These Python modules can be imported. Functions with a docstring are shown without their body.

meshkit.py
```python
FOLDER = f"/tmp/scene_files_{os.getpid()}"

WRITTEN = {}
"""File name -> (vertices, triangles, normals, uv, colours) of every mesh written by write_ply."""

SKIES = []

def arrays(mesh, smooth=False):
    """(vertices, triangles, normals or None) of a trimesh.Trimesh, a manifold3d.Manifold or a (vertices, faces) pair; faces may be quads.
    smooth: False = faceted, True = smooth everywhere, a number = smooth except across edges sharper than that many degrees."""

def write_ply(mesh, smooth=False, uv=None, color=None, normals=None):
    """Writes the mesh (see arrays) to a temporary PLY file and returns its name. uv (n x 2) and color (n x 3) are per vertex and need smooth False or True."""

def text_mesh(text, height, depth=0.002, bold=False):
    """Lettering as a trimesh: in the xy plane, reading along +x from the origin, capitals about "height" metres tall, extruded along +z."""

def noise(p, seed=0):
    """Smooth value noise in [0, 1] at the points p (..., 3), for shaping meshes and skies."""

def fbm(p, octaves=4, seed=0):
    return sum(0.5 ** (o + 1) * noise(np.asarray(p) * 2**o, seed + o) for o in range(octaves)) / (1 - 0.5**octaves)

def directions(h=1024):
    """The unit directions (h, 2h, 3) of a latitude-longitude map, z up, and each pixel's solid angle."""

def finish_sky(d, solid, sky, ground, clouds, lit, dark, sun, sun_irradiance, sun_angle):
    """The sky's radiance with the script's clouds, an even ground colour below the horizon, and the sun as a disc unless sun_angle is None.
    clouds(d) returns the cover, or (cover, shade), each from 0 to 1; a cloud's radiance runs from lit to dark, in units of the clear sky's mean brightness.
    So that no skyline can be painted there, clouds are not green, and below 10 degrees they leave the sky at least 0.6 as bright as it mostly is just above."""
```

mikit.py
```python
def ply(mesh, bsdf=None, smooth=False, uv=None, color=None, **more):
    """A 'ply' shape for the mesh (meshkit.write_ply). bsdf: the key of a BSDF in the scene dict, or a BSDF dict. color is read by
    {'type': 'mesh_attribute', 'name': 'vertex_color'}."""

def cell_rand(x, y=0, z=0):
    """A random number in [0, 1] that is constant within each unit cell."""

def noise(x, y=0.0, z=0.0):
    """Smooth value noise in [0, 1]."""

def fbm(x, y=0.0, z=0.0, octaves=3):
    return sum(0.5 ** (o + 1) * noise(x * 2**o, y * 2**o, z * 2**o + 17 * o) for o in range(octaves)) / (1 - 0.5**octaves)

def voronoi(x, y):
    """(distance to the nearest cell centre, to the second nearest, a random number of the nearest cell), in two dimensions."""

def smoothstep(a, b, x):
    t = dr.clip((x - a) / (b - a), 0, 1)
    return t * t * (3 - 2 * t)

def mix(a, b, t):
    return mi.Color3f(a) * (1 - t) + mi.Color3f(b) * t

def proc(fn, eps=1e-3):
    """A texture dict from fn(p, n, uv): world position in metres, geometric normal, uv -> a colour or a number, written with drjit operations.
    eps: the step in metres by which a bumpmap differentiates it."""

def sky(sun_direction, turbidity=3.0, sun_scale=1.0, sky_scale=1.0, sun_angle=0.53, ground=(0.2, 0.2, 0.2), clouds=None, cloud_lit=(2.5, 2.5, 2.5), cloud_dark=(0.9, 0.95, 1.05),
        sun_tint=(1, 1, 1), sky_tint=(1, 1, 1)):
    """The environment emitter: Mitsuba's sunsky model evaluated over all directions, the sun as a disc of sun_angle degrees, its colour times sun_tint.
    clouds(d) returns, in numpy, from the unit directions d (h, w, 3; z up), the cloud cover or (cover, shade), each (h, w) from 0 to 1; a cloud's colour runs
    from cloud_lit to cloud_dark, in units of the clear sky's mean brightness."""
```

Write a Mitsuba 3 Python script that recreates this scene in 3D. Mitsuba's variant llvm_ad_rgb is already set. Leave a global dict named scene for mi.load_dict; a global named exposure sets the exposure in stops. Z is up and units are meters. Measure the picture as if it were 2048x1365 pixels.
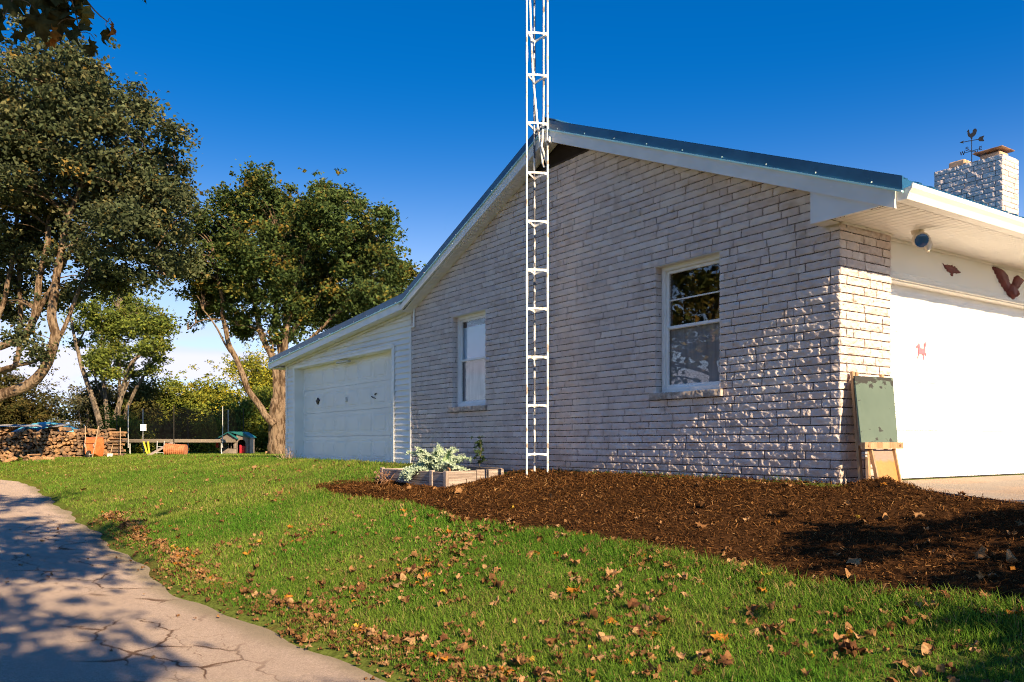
import math, random
import numpy as np, trimesh, manifold3d as m3, shapely
import drjit as dr
import mitsuba as mi, mikit, meshkit
from mikit import proc, noise, fbm, voronoi, cell_rand, smoothstep, mix
from shapely.geometry import Polygon
T = mi.ScalarTransform4f
scene, labels = {}, {}

# ---------------------------------------------------------------- camera, sky, exposure
# x runs along the front of the house, y along its gable wall, z up; the corner of the house stands at the origin
CAM, FWD = np.array([-7.07, -4.746, 1.6]), np.array([.5659, .8245, 0.])
RIGHT = np.array([.8245, -.5659, 0.])
scene['camera'] = {'type': 'perspective', 'fov': 63.58, 'fov_axis': 'x', 'near_clip': .05, 'far_clip': 3000.,
                   'principal_point_offset_x': 0., 'principal_point_offset_y': -.1490,
                   'to_world': T().look_at(origin=CAM.tolist(), target=(CAM + FWD).tolist(), up=[0, 0, 1])}
SUN = (-.041, -1., .55)


def clouds(d):
    el = np.degrees(np.arcsin(np.clip(d[..., 2], -1, 1)))
    q = np.stack([np.arctan2(d[..., 1], d[..., 0]) * 5, el * 1.1, el * 0 + 3.], -1)
    n = meshkit.fbm(q, 5, 4)
    band = np.clip((el - 2.2) / 1.2, 0, 1) * np.clip((8.2 - el) / 2.6, 0, 1)
    lo = np.clip((4.5 - el) / 4.5, 0, 1)
    c = np.clip((n - .40) / .16, 0, 1) * band * .85
    haze = .88 * np.exp(-(np.clip(el, 0, 90) / 12.0) ** 2.6)
    return np.clip(np.maximum(c, haze), 0, 1), np.clip((n - .42) / .12, 0, 1) * band


scene['sky'] = mikit.sky(SUN, turbidity=2.4, sun_scale=.415, sky_scale=.86, sky_tint=(.0, .18, .385), sun_tint=(1.02, 1., .94),
                         clouds=clouds, cloud_lit=(4.2, 4.95, 6.1), cloud_dark=(4.8, 4.5, 5.0), ground=(.12, .13, .07))
exposure = 4.0

# ---------------------------------------------------------------- naming and mesh helpers


def numbered(k):
    if k not in labels and k not in scene:
        return k
    i = 1
    while f'{k}_{i:03d}' in labels or f'{k}_{i:03d}' in scene:
        i += 1
    return f'{k}_{i:03d}'


COUNT = {}


def uniq(k):
    n = COUNT.get(k, 0)
    COUNT[k] = n + 1
    return k if n == 0 else f'{k}_{n:03d}'


def thing(name, label, cat, group=None):
    k = uniq(name)
    labels[k] = {'label': label, 'category': cat}
    if group:
        labels[k]['group'] = group
    return k


def put(name, mesh, bsdf, parent=None, smooth=False, label=None, kind=None, **kw):
    k = uniq((parent + '__' if parent else '') + name)
    if isinstance(mesh, MB):
        mesh = mesh.get()
    scene[k] = mikit.ply(mesh, bsdf, smooth, **kw)
    if label or kind:
        e = labels.setdefault(k, {})
        if label:
            e['label'] = label
        if kind:
            e['kind'] = kind
    return k


def one(name, mesh, bsdf, label, cat, group=None, smooth=False, **kw):
    k = thing(name, label, cat, group)
    scene[k] = mikit.ply(mesh.get() if isinstance(mesh, MB) else mesh, bsdf, smooth, **kw)
    return k


class MB:
    """collects boxes, tubes and sheets into one mesh"""

    def __init__(s):
        s.v, s.f, s.n = [], [], 0

    def add(s, v, f):
        v, f = np.asarray(v, float), np.asarray(f, int)
        if f.shape[1] == 4:
            f = np.vstack([f[:, [0, 1, 2]], f[:, [0, 2, 3]]])
        s.v.append(v)
        s.f.append(f + s.n)
        s.n += len(v)
        return s

    def box(s, a, b):
        (x0, y0, z0), (x1, y1, z1) = np.minimum(a, b), np.maximum(a, b)
        v = [[x, y, z] for x in (x0, x1) for y in (y0, y1) for z in (z0, z1)]
        return s.add(v, [[0, 1, 3, 2], [4, 6, 7, 5], [0, 4, 5, 1], [2, 3, 7, 6], [0, 2, 6, 4], [1, 5, 7, 3]])

    def bevel(s, a, b, c=.004):
        a, b = np.minimum(a, b).astype(float), np.maximum(a, b).astype(float)
        c = min(c, *(.45 * (b - a)))
        pts = []
        for i in range(3):
            lo, hi = a + c, b - c
            lo[i], hi[i] = a[i], b[i]
            pts += [[x, y, z] for x in (lo[0], hi[0]) for y in (lo[1], hi[1]) for z in (lo[2], hi[2])]
        m = trimesh.convex.convex_hull(np.array(pts))
        return s.add(m.vertices, m.faces)

    def hull(s, pts):
        m = trimesh.convex.convex_hull(np.asarray(pts, float))
        return s.add(m.vertices, m.faces)

    def obox(s, p0, p1, w, h, up=(0, 0, 1), c=0.):
        """a bar from p0 to p1 with width w across and height h along up"""
        p0, p1 = np.asarray(p0, float), np.asarray(p1, float)
        t = p1 - p0
        t = t / np.linalg.norm(t)
        r = np.cross(t, up)
        r /= np.linalg.norm(r)
        u = np.cross(r, t)
        v = [p + r * a * w / 2 + u * b * h / 2 for p in (p0, p1) for a in (-1, 1) for b in (-1, 1)]
        return s.add(v, [[0, 1, 3, 2], [4, 6, 7, 5], [0, 4, 5, 1], [2, 3, 7, 6], [0, 2, 6, 4], [1, 5, 7, 3]])

    def tube(s, pts, rad, sides=7, cap=True):
        p = np.asarray(pts, float)
        r = np.broadcast_to(np.asarray(rad, float), (len(p),)) if np.ndim(rad) == 0 or len(np.atleast_1d(rad)) == len(p) else np.linspace(rad[0], rad[1], len(p))
        t = np.gradient(p, axis=0)
        t /= np.linalg.norm(t, axis=1, keepdims=True) + 1e-12
        ref = np.array([.31, .17, .93]) if abs(t[0] @ [.31, .17, .93]) < .9 else np.array([.9, .3, .1])
        a = np.cross(t, ref)
        a /= np.linalg.norm(a, axis=1, keepdims=True)
        b = np.cross(t, a)
        g = np.arange(sides) * 2 * np.pi / sides
        v = p[:, None] + r[:, None, None] * (np.cos(g)[None, :, None] * a[:, None] + np.sin(g)[None, :, None] * b[:, None])
        i, j = np.meshgrid(np.arange(len(p) - 1), np.arange(sides), indexing='ij')
        q = np.stack([i * sides + j, i * sides + (j + 1) % sides, (i + 1) * sides + (j + 1) % sides, (i + 1) * sides + j], -1).reshape(-1, 4)
        v = v.reshape(-1, 3)
        f = np.vstack([q[:, [0, 1, 2]], q[:, [0, 2, 3]]])
        if cap:
            n = len(v)
            v = np.vstack([v, p[:1], p[-1:]])
            k = np.arange(sides)
            e = (len(p) - 1) * sides
            f = np.vstack([f, np.stack([k * 0 + n, (k + 1) % sides, k], 1), np.stack([k * 0 + n + 1, e + k, e + (k + 1) % sides], 1)])
        return s.add(v, f)

    def prism(s, poly, axis, lo, hi):
        """a closed outline in the two other axes, extruded along one axis (0 = x, 1 = y, 2 = z)"""
        m = trimesh.creation.extrude_polygon(Polygon(poly), hi - lo, engine='earcut')
        v = np.array(m.vertices)
        o = {0: lambda v: np.stack([v[:, 2] + lo, v[:, 0], v[:, 1]], 1), 1: lambda v: np.stack([v[:, 0], v[:, 2] + lo, v[:, 1]], 1), 2: lambda v: np.stack([v[:, 0], v[:, 1], v[:, 2] + lo], 1)}[axis](v)
        f = np.array(m.faces)
        return s.add(o, f[:, ::-1] if axis == 1 else f)

    def get(s):
        return np.vstack(s.v), np.vstack(s.f)


def grid_faces(nx, ny):
    i, j = np.meshgrid(np.arange(nx - 1), np.arange(ny - 1), indexing='ij')
    q = np.stack([i * ny + j, (i + 1) * ny + j, (i + 1) * ny + j + 1, i * ny + j + 1], -1).reshape(-1, 4)
    return np.vstack([q[:, [0, 1, 2]], q[:, [0, 2, 3]]])


def sm(a, b, x):
    t = np.clip((x - a) / (b - a), 0, 1)
    return t * t * (3 - 2 * t)


# ---------------------------------------------------------------- materials


def mat(name, d, two=True):
    scene[name] = {'type': 'twosided', 'bsdf': d} if two else d
    return name


def rgb(c):
    return {'type': 'rgb', 'value': [float(x) for x in c]}


def diffuse(name, c):
    return mat(name, {'type': 'diffuse', 'reflectance': c if isinstance(c, dict) else rgb(c)})


def prin(name, c, rough=.5, metal=0., spec=.5, **kw):
    return mat(name, {'type': 'principled', 'base_color': c if isinstance(c, dict) else rgb(c), 'roughness': rough, 'metallic': metal, 'specular': spec, **kw})


def bump(name, d, fn, scale, eps=1e-3):
    return mat(name, {'type': 'bumpmap', 'tex': proc(fn, eps), 'scale': scale, 'bsdf': d})


def mottled(c0, c1, s, seed=0., octaves=3, lo=.3, hi=.7):
    c0, c1 = [float(x) for x in c0], [float(x) for x in c1]

    def fn(p, n, uv):
        return mix(c0, c1, smoothstep(lo, hi, fbm(p.x * s + seed, p.y * s, p.z * s, octaves)))
    return proc(fn)


def brick_h(p, n, uv):
    return (fbm(p.x * 34, p.y * 34, p.z * 34, 4) - .5) * .024 + (noise(p.x * 22 + 9, p.y * 22, p.z * 22) - .5) * .010


def brick_paint(c0, c1, seed):
    def fn(p, n, uv):
        c = mix(c0, c1, smoothstep(.3, .7, fbm(p.x * 14 + seed, p.y * 14, p.z * 14, 3)))
        worn = smoothstep(.60, .78, fbm(p.x * 5 + 3, p.y * 5, p.z * 9, 4)) * .38
        c = mix(c, mi.Color3f(.44, .34, .28), worn)
        streak = smoothstep(.56, .74, fbm(p.x * 9, p.y * 9 + 40, p.z * 1.1, 4)) * .2
        c = mix(c, mi.Color3f(.40, .31, .25), streak)
        mud = smoothstep(1.62, 1.22, p.z + .5 * (fbm(p.x * 4, p.y * 4, p.z * 4, 3) - .5))
        return mix(c, mi.Color3f(.38, .27, .20), mud * .35)
    return proc(fn)


for i, (a, b) in enumerate([((.76, .64, .59), (.83, .71, .66)), ((.69, .575, .535), (.79, .67, .62)), ((.78, .67, .62), (.85, .75, .70))]):
    bump(f'm_brick_{i}', {'type': 'diffuse', 'reflectance': brick_paint(a, b, i * 7.)}, brick_h, 1.)
diffuse('m_mortar', mottled((.10, .075, .065), (.18, .145, .125), 30.))
prin('m_white_paint', mottled((.80, .79, .77), (.85, .84, .82), 3.), .45)
prin('m_white_trim', mottled((.78, .77, .75), (.84, .83, .81), 4.), .4)
prin('m_siding', mottled((.78, .77, .76), (.84, .83, .81), 2.5), .5)
prin('m_soffit', mottled((.79, .775, .75), (.84, .825, .80), 3.), .5)
prin('m_cream', (.78, .765, .72), .5)
prin('m_roof', mottled((.010, .068, .150), (.018, .095, .20), 5.), .33, 0., .6)
prin('m_drip', (.42, .74, .82), .3)
prin('m_dark', (.02, .017, .015), .8)
prin('m_black_iron', (.015, .015, .018), .5)
prin('m_slot', (.05, .035, .03), .9)
prin('m_screen', mottled((.13, .13, .14), (.22, .22, .23), 9.), .8)
prin('m_curtain', proc(lambda p, n, uv: mix((.13, .13, .145), (.36, .36, .38), fbm(p.x * 3, p.y * 24, p.z * 2.2, 3))), .9)
prin('m_interior', (.03, .03, .03), .9)
prin('m_shade', (.40, .54, .66), .8)
diffuse('m_sill', mottled((.34, .28, .24), (.58, .50, .45), 30.))
mat('m_pane', {'type': 'thindielectric', 'int_ior': 1.6}, False)
prin('m_tower', proc(lambda p, n, uv: mix((.78, .78, .77), (.30, .22, .17), smoothstep(.58, .72, fbm(p.x * 20, p.y * 20, p.z * 9, 3)) * .85)), .4)
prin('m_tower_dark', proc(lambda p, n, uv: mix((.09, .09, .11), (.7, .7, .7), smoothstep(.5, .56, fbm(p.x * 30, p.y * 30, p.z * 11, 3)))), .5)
prin('m_rust_cap', mottled((.25, .12, .06), (.42, .24, .13), 12.), .5)
prin('m_flue', (.55, .38, .24), .8)
prin('m_maroon', mottled((.10, .018, .02), (.14, .03, .03), 14.), .5)
prin('m_red_decal', (.60, .18, .23), .6)
prin('m_lamp_shell', (.62, .55, .45), .4)
prin('m_lamp_lens', (.01, .07, .22), .08, 0., .9)
prin('m_steel', (.5, .5, .5), .35, .9)


def wood_tex(c0, c1, ax, s=1.):
    def fn(p, n, uv):
        q = [p.x, p.y, p.z]
        k = [8. * s, 8. * s, 70. * s] if ax != 2 else [50. * s, 50. * s, 5. * s]
        if ax == 0:
            k = [4. * s, 40. * s, 60. * s]
        if ax == 1:
            k = [40. * s, 4. * s, 60. * s]
        return mix(c0, c1, smoothstep(.25, .75, fbm(q[0] * k[0], q[1] * k[1], q[2] * k[2], 4)))
    return proc(fn)


prin('m_board_x', wood_tex((.20, .15, .13), (.42, .35, .31), 0), .8)
prin('m_board_y', wood_tex((.18, .13, .11), (.38, .31, .27), 1), .8)
prin('m_board_z', wood_tex((.24, .18, .15), (.48, .40, .35), 2), .8)
prin('m_pine', wood_tex((.33, .19, .095), (.48, .31, .175), 2), .55)
prin('m_ply', proc(lambda p, n, uv: mix(mix((.42, .20, .06), (.52, .27, .09), fbm(p.x * 12, p.y * 12, p.z * 5, 3)), mi.Color3f(.30, .22, .17), smoothstep(1.42, 1.46, p.z + .03 * noise(p.x * 30)))), .5)
prin('m_chalk', proc(lambda p, n, uv: mix(mix((.085, .125, .10), (.115, .16, .13), fbm(p.x * 7, p.y * 7, p.z * 5, 4)), mi.Color3f(.035, .035, .03), smoothstep(.56, .64, fbm(p.x * 13, p.y * 4, p.z * 22, 4) * .78 + .26 * smoothstep(2.08, 2.2, p.z) + .06 * smoothstep(1.9, 1.7, p.z)))), .7)
prin('m_soil', mottled((.05, .03, .02), (.10, .065, .04), 30.), .95)


def concrete_fn(p, n, uv):
    c = mix((.20, .145, .105), (.29, .22, .172), fbm(p.x * 2.2, p.y * 2.2, p.z, 4))
    c = mix(c, mi.Color3f(.20, .185, .17), smoothstep(.5, .7, fbm(p.x * 1.1 + 5, p.y * 1.6, 0., 3)) * .6)
    return c * (0.85 + .3 * noise(p.x * 90, p.y * 90))


prin('m_concrete', proc(concrete_fn), .8)


def crack_mask(p):
    wx = p.x + .22 * (fbm(p.x * 2.6, p.y * 2.6, 0., 3) - .5) + .05 * (noise(p.x * 17, p.y * 17) - .5)
    wy = p.y + .30 * (fbm(p.x * 2.6 + 31, p.y * 2.6, 0., 3) - .5) + .05 * (noise(p.x * 17 + 8, p.y * 17) - .5)
    a, b, _ = voronoi(wx * 2.1, wy * 1.25)
    big = 1 - smoothstep(.008, .05 + .05 * noise(p.x * 3, p.y * 3), b - a)
    a, b, _ = voronoi(wx * 4.6 + 3, wy * 3.1)
    fine = 1 - smoothstep(.01, .045, b - a)
    zone = smoothstep(-6.55, -6.15, p.x + .7 * (fbm(p.x * .8, p.y * .5, 2., 2) - .5)) * (1 - smoothstep(-5.5, -5.1, p.x)) * (1 - smoothstep(9., 13., p.y))
    broken = smoothstep(.48, .6, fbm(p.x * 1.6 + 3, p.y * 1.2, 5., 3))
    return dr.maximum(big * smoothstep(.40, .50, fbm(p.x * 1.3, p.y * 1.0, 9., 3)), fine * broken * .6) * zone


def drive_fn(p, n, uv):
    c = mix((.285, .218, .176), (.355, .280, .232), fbm(p.x * 1.3, p.y * .8, 0., 4))
    c = c * (.80 + .40 * noise(p.x * 150, p.y * 150)) * (.92 + .16 * noise(p.x * 45, p.y * 45))
    edge = smoothstep(-.30, -.02, p.x + 4.64 + .56 * smoothstep(-.4, 3.8, p.y) + .25 * (fbm(p.x * 3, p.y * 3, 0., 3) - .5))
    c = mix(c, mi.Color3f(.13, .115, .070), edge * .65)
    return mix(c, mi.Color3f(.10, .06, .04), dr.clip(crack_mask(p), 0, 1))


def drive_h(p, n, uv):
    return (noise(p.x * 140, p.y * 140) - .5) * .0035 - .008 * crack_mask(p)


bump('m_drive', {'type': 'principled', 'base_color': proc(drive_fn), 'roughness': .85, 'specular': .3}, drive_h, 1., 2e-3)


def lawn_fn(p, n, uv):
    c = mix((.090, .115, .026), (.140, .175, .036), fbm(p.x * 1.4, p.y * 1.4, 0., 4))
    far = smoothstep(8., 26., p.y)
    c = mix(c, mix((.125, .170, .022), (.185, .210, .034), fbm(p.x * .9, p.y * .9, 7., 4)), far)
    c = mix(c, mi.Color3f(.13, .085, .03), smoothstep(.55, .75, fbm(p.x * 2.7, p.y * 2.7, 3., 4)) * .6)
    return c * (.6 + .8 * noise(p.x * 60, p.y * 60))


diffuse('m_lawn', proc(lawn_fn))
diffuse('m_mulch_bed', mottled((.032, .016, .008), (.075, .036, .016), 45., 0., 4))
VC = {'type': 'mesh_attribute', 'name': 'vertex_color'}
mat('m_leaf', {'type': 'principledthin', 'base_color': VC, 'roughness': .55, 'diff_trans': .55, 'spec_trans': 0., 'eta': 1.35}, False)
mat('m_blade', {'type': 'principledthin', 'base_color': VC, 'roughness': .6, 'diff_trans': .8, 'spec_trans': 0., 'eta': 1.3}, False)
mat('m_vc', {'type': 'diffuse', 'reflectance': VC})


def bark_tex(c0, c1):
    def fn(p, n, uv):
        r = fbm(p.x * 22, p.y * 22, p.z * 5, 4) * .65 + fbm(p.x * 3, p.y * 3, p.z * 3, 3) * .35
        return mix(c0, c1, smoothstep(.36, .60, r))
    return proc(fn)


def bark_h(p, n, uv):
    return fbm(p.x * 22, p.y * 22, p.z * 5, 4) * .09


bump('m_bark', {'type': 'diffuse', 'reflectance': bark_tex((.085, .055, .036), (.27, .195, .135))}, bark_h, 1., 4e-3)
bump('m_bark_grey', {'type': 'diffuse', 'reflectance': bark_tex((.11, .085, .065), (.28, .225, .175))}, bark_h, 1., 4e-3)
for i, (a, b) in enumerate([((.36, .20, .10), (.50, .31, .17)), ((.26, .15, .085), (.40, .24, .14)), ((.17, .11, .075), (.28, .19, .13)), ((.09, .06, .045), (.18, .12, .09))]):
    diffuse(f'm_log_{i}', mottled(a, b, 16., i * 3., 4))
prin('m_orange', mottled((.50, .13, .035), (.58, .17, .05), 9.), .45)
prin('m_terracotta', mottled((.42, .14, .06), (.52, .20, .09), 9.), .6)
prin('m_rubber', (.02, .02, .02), .8)
prin('m_tool_wood', (.40, .28, .18), .6)
prin('m_galv', (.50, .50, .50), .4, .3)
prin('m_sheet_metal', (.42, .41, .41), .45, .3)
prin('m_tarp', mottled((.10, .42, .58), (.16, .50, .66), 2.), .5)
prin('m_tarp_pale', (.55, .58, .60), .6)
prin('m_yellow', (.62, .55, .06), .5)
prin('m_beige', mottled((.19, .155, .135), (.27, .22, .19), 5.), .6)
prin('m_teal', (.012, .13, .14), .5)
prin('m_toy_red', (.40, .015, .03), .5)
prin('m_pad', (.20, .165, .13), .8)
mat('m_net', {'type': 'mask', 'opacity': .15, 'bsdf': {'type': 'twosided', 'bsdf': {'type': 'diffuse', 'reflectance': rgb((.018, .017, .02))}}}, False)

# ---------------------------------------------------------------- ground


APRON = Polygon([(-.05, -.82), (-.3, -1.65), (-.75, -5), (9, -6), (9, .145), (.875, .145), (.875, -.11)])
BED = Polygon([(-2.28, -5), (-2.2, -2.3), (-2.33, -1.5), (-2.28, 0), (-2.3, 1.6), (-2.42, 2.9), (-2.25, 4.4), (-2.27, 6.35), (-2.2, 7.65), (-2.12, 9.0), (-1.6, 8.5), (-1.3, 8.0), (-1.1, 7.72), (.02, 7.7),
               (.02, -.03), (.88, -.03), (.95, .0), (.1, -.75), (-.15, -1.6), (-.3, -5)])




def edge_v(u):
    """distance of the driveway's edge from the gable wall's plane"""
    u = np.asarray(u, float)
    e = 4.64 + .56 * sm(-.4, 3.8, u) + .06 * np.clip(u - 20, 0, 14) ** 2
    return e + .05 * np.sin(u * 1.9) + .03 * np.sin(u * 5.3 + 1)


def zd(u):
    return .06 + .021 * np.clip(u, -6, 40)


def zg(v, u):
    v, u = np.asarray(v, float), np.asarray(u, float)
    e = edge_v(u)
    s = np.clip((v + e) / e, 0, 1)
    z0 = zd(u)
    z1 = 1.2 - .006 * np.clip(u - 15, 0, 30)
    r = np.hypot(v, u - 15)
    return z0 + (z1 - z0) * s - .0012 * np.clip(r - 70, 0, None)


def lawn_z(v, u):
    e = edge_v(u)
    n = meshkit.fbm(np.stack([v * .9, u * .9, v * 0], -1), 3, 2) - .5
    a = sm(-.05, .5, v + e)
    inside = (shapely.contains(BED.buffer(-.12), shapely.points(np.ravel(v), np.ravel(u))) | shapely.contains(APRON, shapely.points(np.ravel(v), np.ravel(u)))).reshape(np.shape(v))
    return zg(v, u) + .07 * n * a * sm(.3, -.5, v) + .03 * sm(0, .25, v + e) * sm(.2, -.3, v) - .035 * sm(.06, -.1, v + e) - .16 * inside - .05 * sm(.7, .1, np.maximum(np.abs(v + .63) - .5, np.abs(u - 6.65) - 1.07))


xs = np.concatenate([[-400, -200, -100, -60, -40, -30, -24, -18, -14, -11], np.arange(-9, -4, .12), np.arange(-4, 1, .16), np.arange(1, 12, .6), [13, 16, 20, 26, 34, 45, 60, 90, 150, 260, 400]])
ys = np.concatenate([[-300, -150, -80, -50, -30, -20, -14, -10], np.arange(-8, 20, .16), np.arange(20, 40, .35), np.arange(40, 60, 2), [64, 70, 80, 95, 120, 170, 250, 400, 700]])
V, U = np.meshgrid(xs, ys, indexing='ij')
put('lawn', (np.stack([V, U, lawn_z(V, U)], -1).reshape(-1, 3), grid_faces(len(xs), len(ys))), 'm_lawn', smooth=True, kind='structure')
us = np.concatenate([np.arange(-30, -8, 1.), np.arange(-8, 24, .2), np.arange(24, 36, .5)])
ws = np.concatenate([np.linspace(0, .6, 7), np.linspace(.8, 4.4, 12)])
U, W = np.meshgrid(us, ws, indexing='ij')
V = -edge_v(U) - W + .0
put('driveway', (np.stack([V, U, zg(V, U) + .004 - .014 * sm(.05, 0, W)], -1).reshape(-1, 3), grid_faces(len(us), len(ws))), 'm_drive', smooth=True, kind='structure')

def mulch_z(v, u):
    pts = shapely.points(np.ravel(v), np.ravel(u))
    d = shapely.distance(BED.exterior, pts) * np.where(shapely.contains(BED, pts), 1, -1)
    d = d.reshape(np.shape(v))
    wall = np.maximum(np.minimum(-v, 1), 0)
    m = meshkit.fbm(np.stack([v * 1.3, u * 1.3, v * 0 + 5], -1), 3, 8) - .5
    f = meshkit.fbm(np.stack([v * 11, u * 11, v * 0], -1), 3, 9) - .5
    e = sm(-.02, .28, d)
    rect = np.maximum(np.abs(v + .63) - .5, np.abs(u - 6.65) - 1.07)
    return zg(v, u) - .05 - .065 * sm(.8, .1, rect) + e * (.085 + .10 * m * sm(0, .6, wall + .25) + .035 * f) + .03 * sm(.16, .05, wall) * e, d


g = np.arange(-2.6, 1.0, .035)
h = np.arange(-5., 9.2, .035)
V, U = np.meshgrid(g, h, indexing='ij')
Z, D = mulch_z(V, U)
F = grid_faces(len(g), len(h))
F = F[(D.ravel()[F] > -.06).all(1)]
keep = np.unique(F)
remap = np.zeros(V.size, int)
remap[keep] = np.arange(len(keep))
put('mulch_bed', (np.stack([V, U, Z], -1).reshape(-1, 3)[keep], remap[F]), 'm_mulch_bed', smooth=True, kind='structure')
rng = np.random.default_rng(11)


def surface_z(v, u):
    """height of what lies open: the mulch, the lawn or the driveway"""
    z, d = mulch_z(v, u)
    return np.where(d > 0, np.maximum(z, lawn_z(v, u)), np.where(v < -edge_v(u), zg(v, u) + .006, lawn_z(v, u)))


# shredded bark chips
N = 150000
v, u = rng.uniform(-2.45, .9, N), -5 + 14.2 * rng.random(N) ** 1.25
z, d = mulch_z(v, u)
k = (d > -.04 + .05 * rng.random(N)) & ~((v > -1.13) & (u > 5.58) & (u < 7.72))
v, u, z = v[k], u[k], z[k]
n = len(v)
dist = np.hypot(v - CAM[0], u - CAM[1])
ln = rng.gamma(3., .0068, n) * np.clip(dist / 8, .9, 1.5) + .008
wd = rng.uniform(.003, .009, n) * np.clip(dist / 8, .9, 1.6)
az, el = rng.uniform(0, 2 * np.pi, n), rng.normal(0, .45, n)
t = np.stack([np.cos(az) * np.cos(el), np.sin(az) * np.cos(el), np.sin(el)], 1)
nrm = rng.normal(0, .45, (n, 3)) + [0, 0, 1]
s_ = np.cross(t, nrm)
s_ /= np.linalg.norm(s_, axis=1, keepdims=True)
c = np.stack([v, u, np.maximum(z, lawn_z(v, u)) + .006 + np.abs(np.sin(el)) * ln * .4], 1)
A = np.stack([c - t * ln[:, None] / 2 - s_ * wd[:, None] / 2, c + t * ln[:, None] / 2 - s_ * wd[:, None] * .3, c + t * ln[:, None] / 2 + s_ * wd[:, None] * .3, c - t * ln[:, None] / 2 + s_ * wd[:, None] / 2], 1)
f0 = np.arange(n)[:, None] * 4
F = np.vstack([f0 + [0, 1, 2], f0 + [0, 2, 3]])
pal = np.array([[.06, .027, .011], [.105, .047, .018], [.16, .075, .026], [.26, .135, .05], [.36, .21, .09]])
col = pal[rng.choice(5, n, p=[.34, .38, .21, .055, .015])] * rng.uniform(.75, 1.25, (n, 1)) * (.75 + .5 * meshkit.fbm(np.stack([v * 1.6, u * 1.6, v * 0], -1), 3, 12))[:, None]
put('mulch', (A.reshape(-1, 3), F), 'm_vc', kind='stuff', label='dark brown shredded bark mulch along the foot of the gable wall', color=np.repeat(col, 4, 0))

# grass blades, denser and finer near the camera
gv, gf, gc, gn = [], [], [], 0


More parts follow.
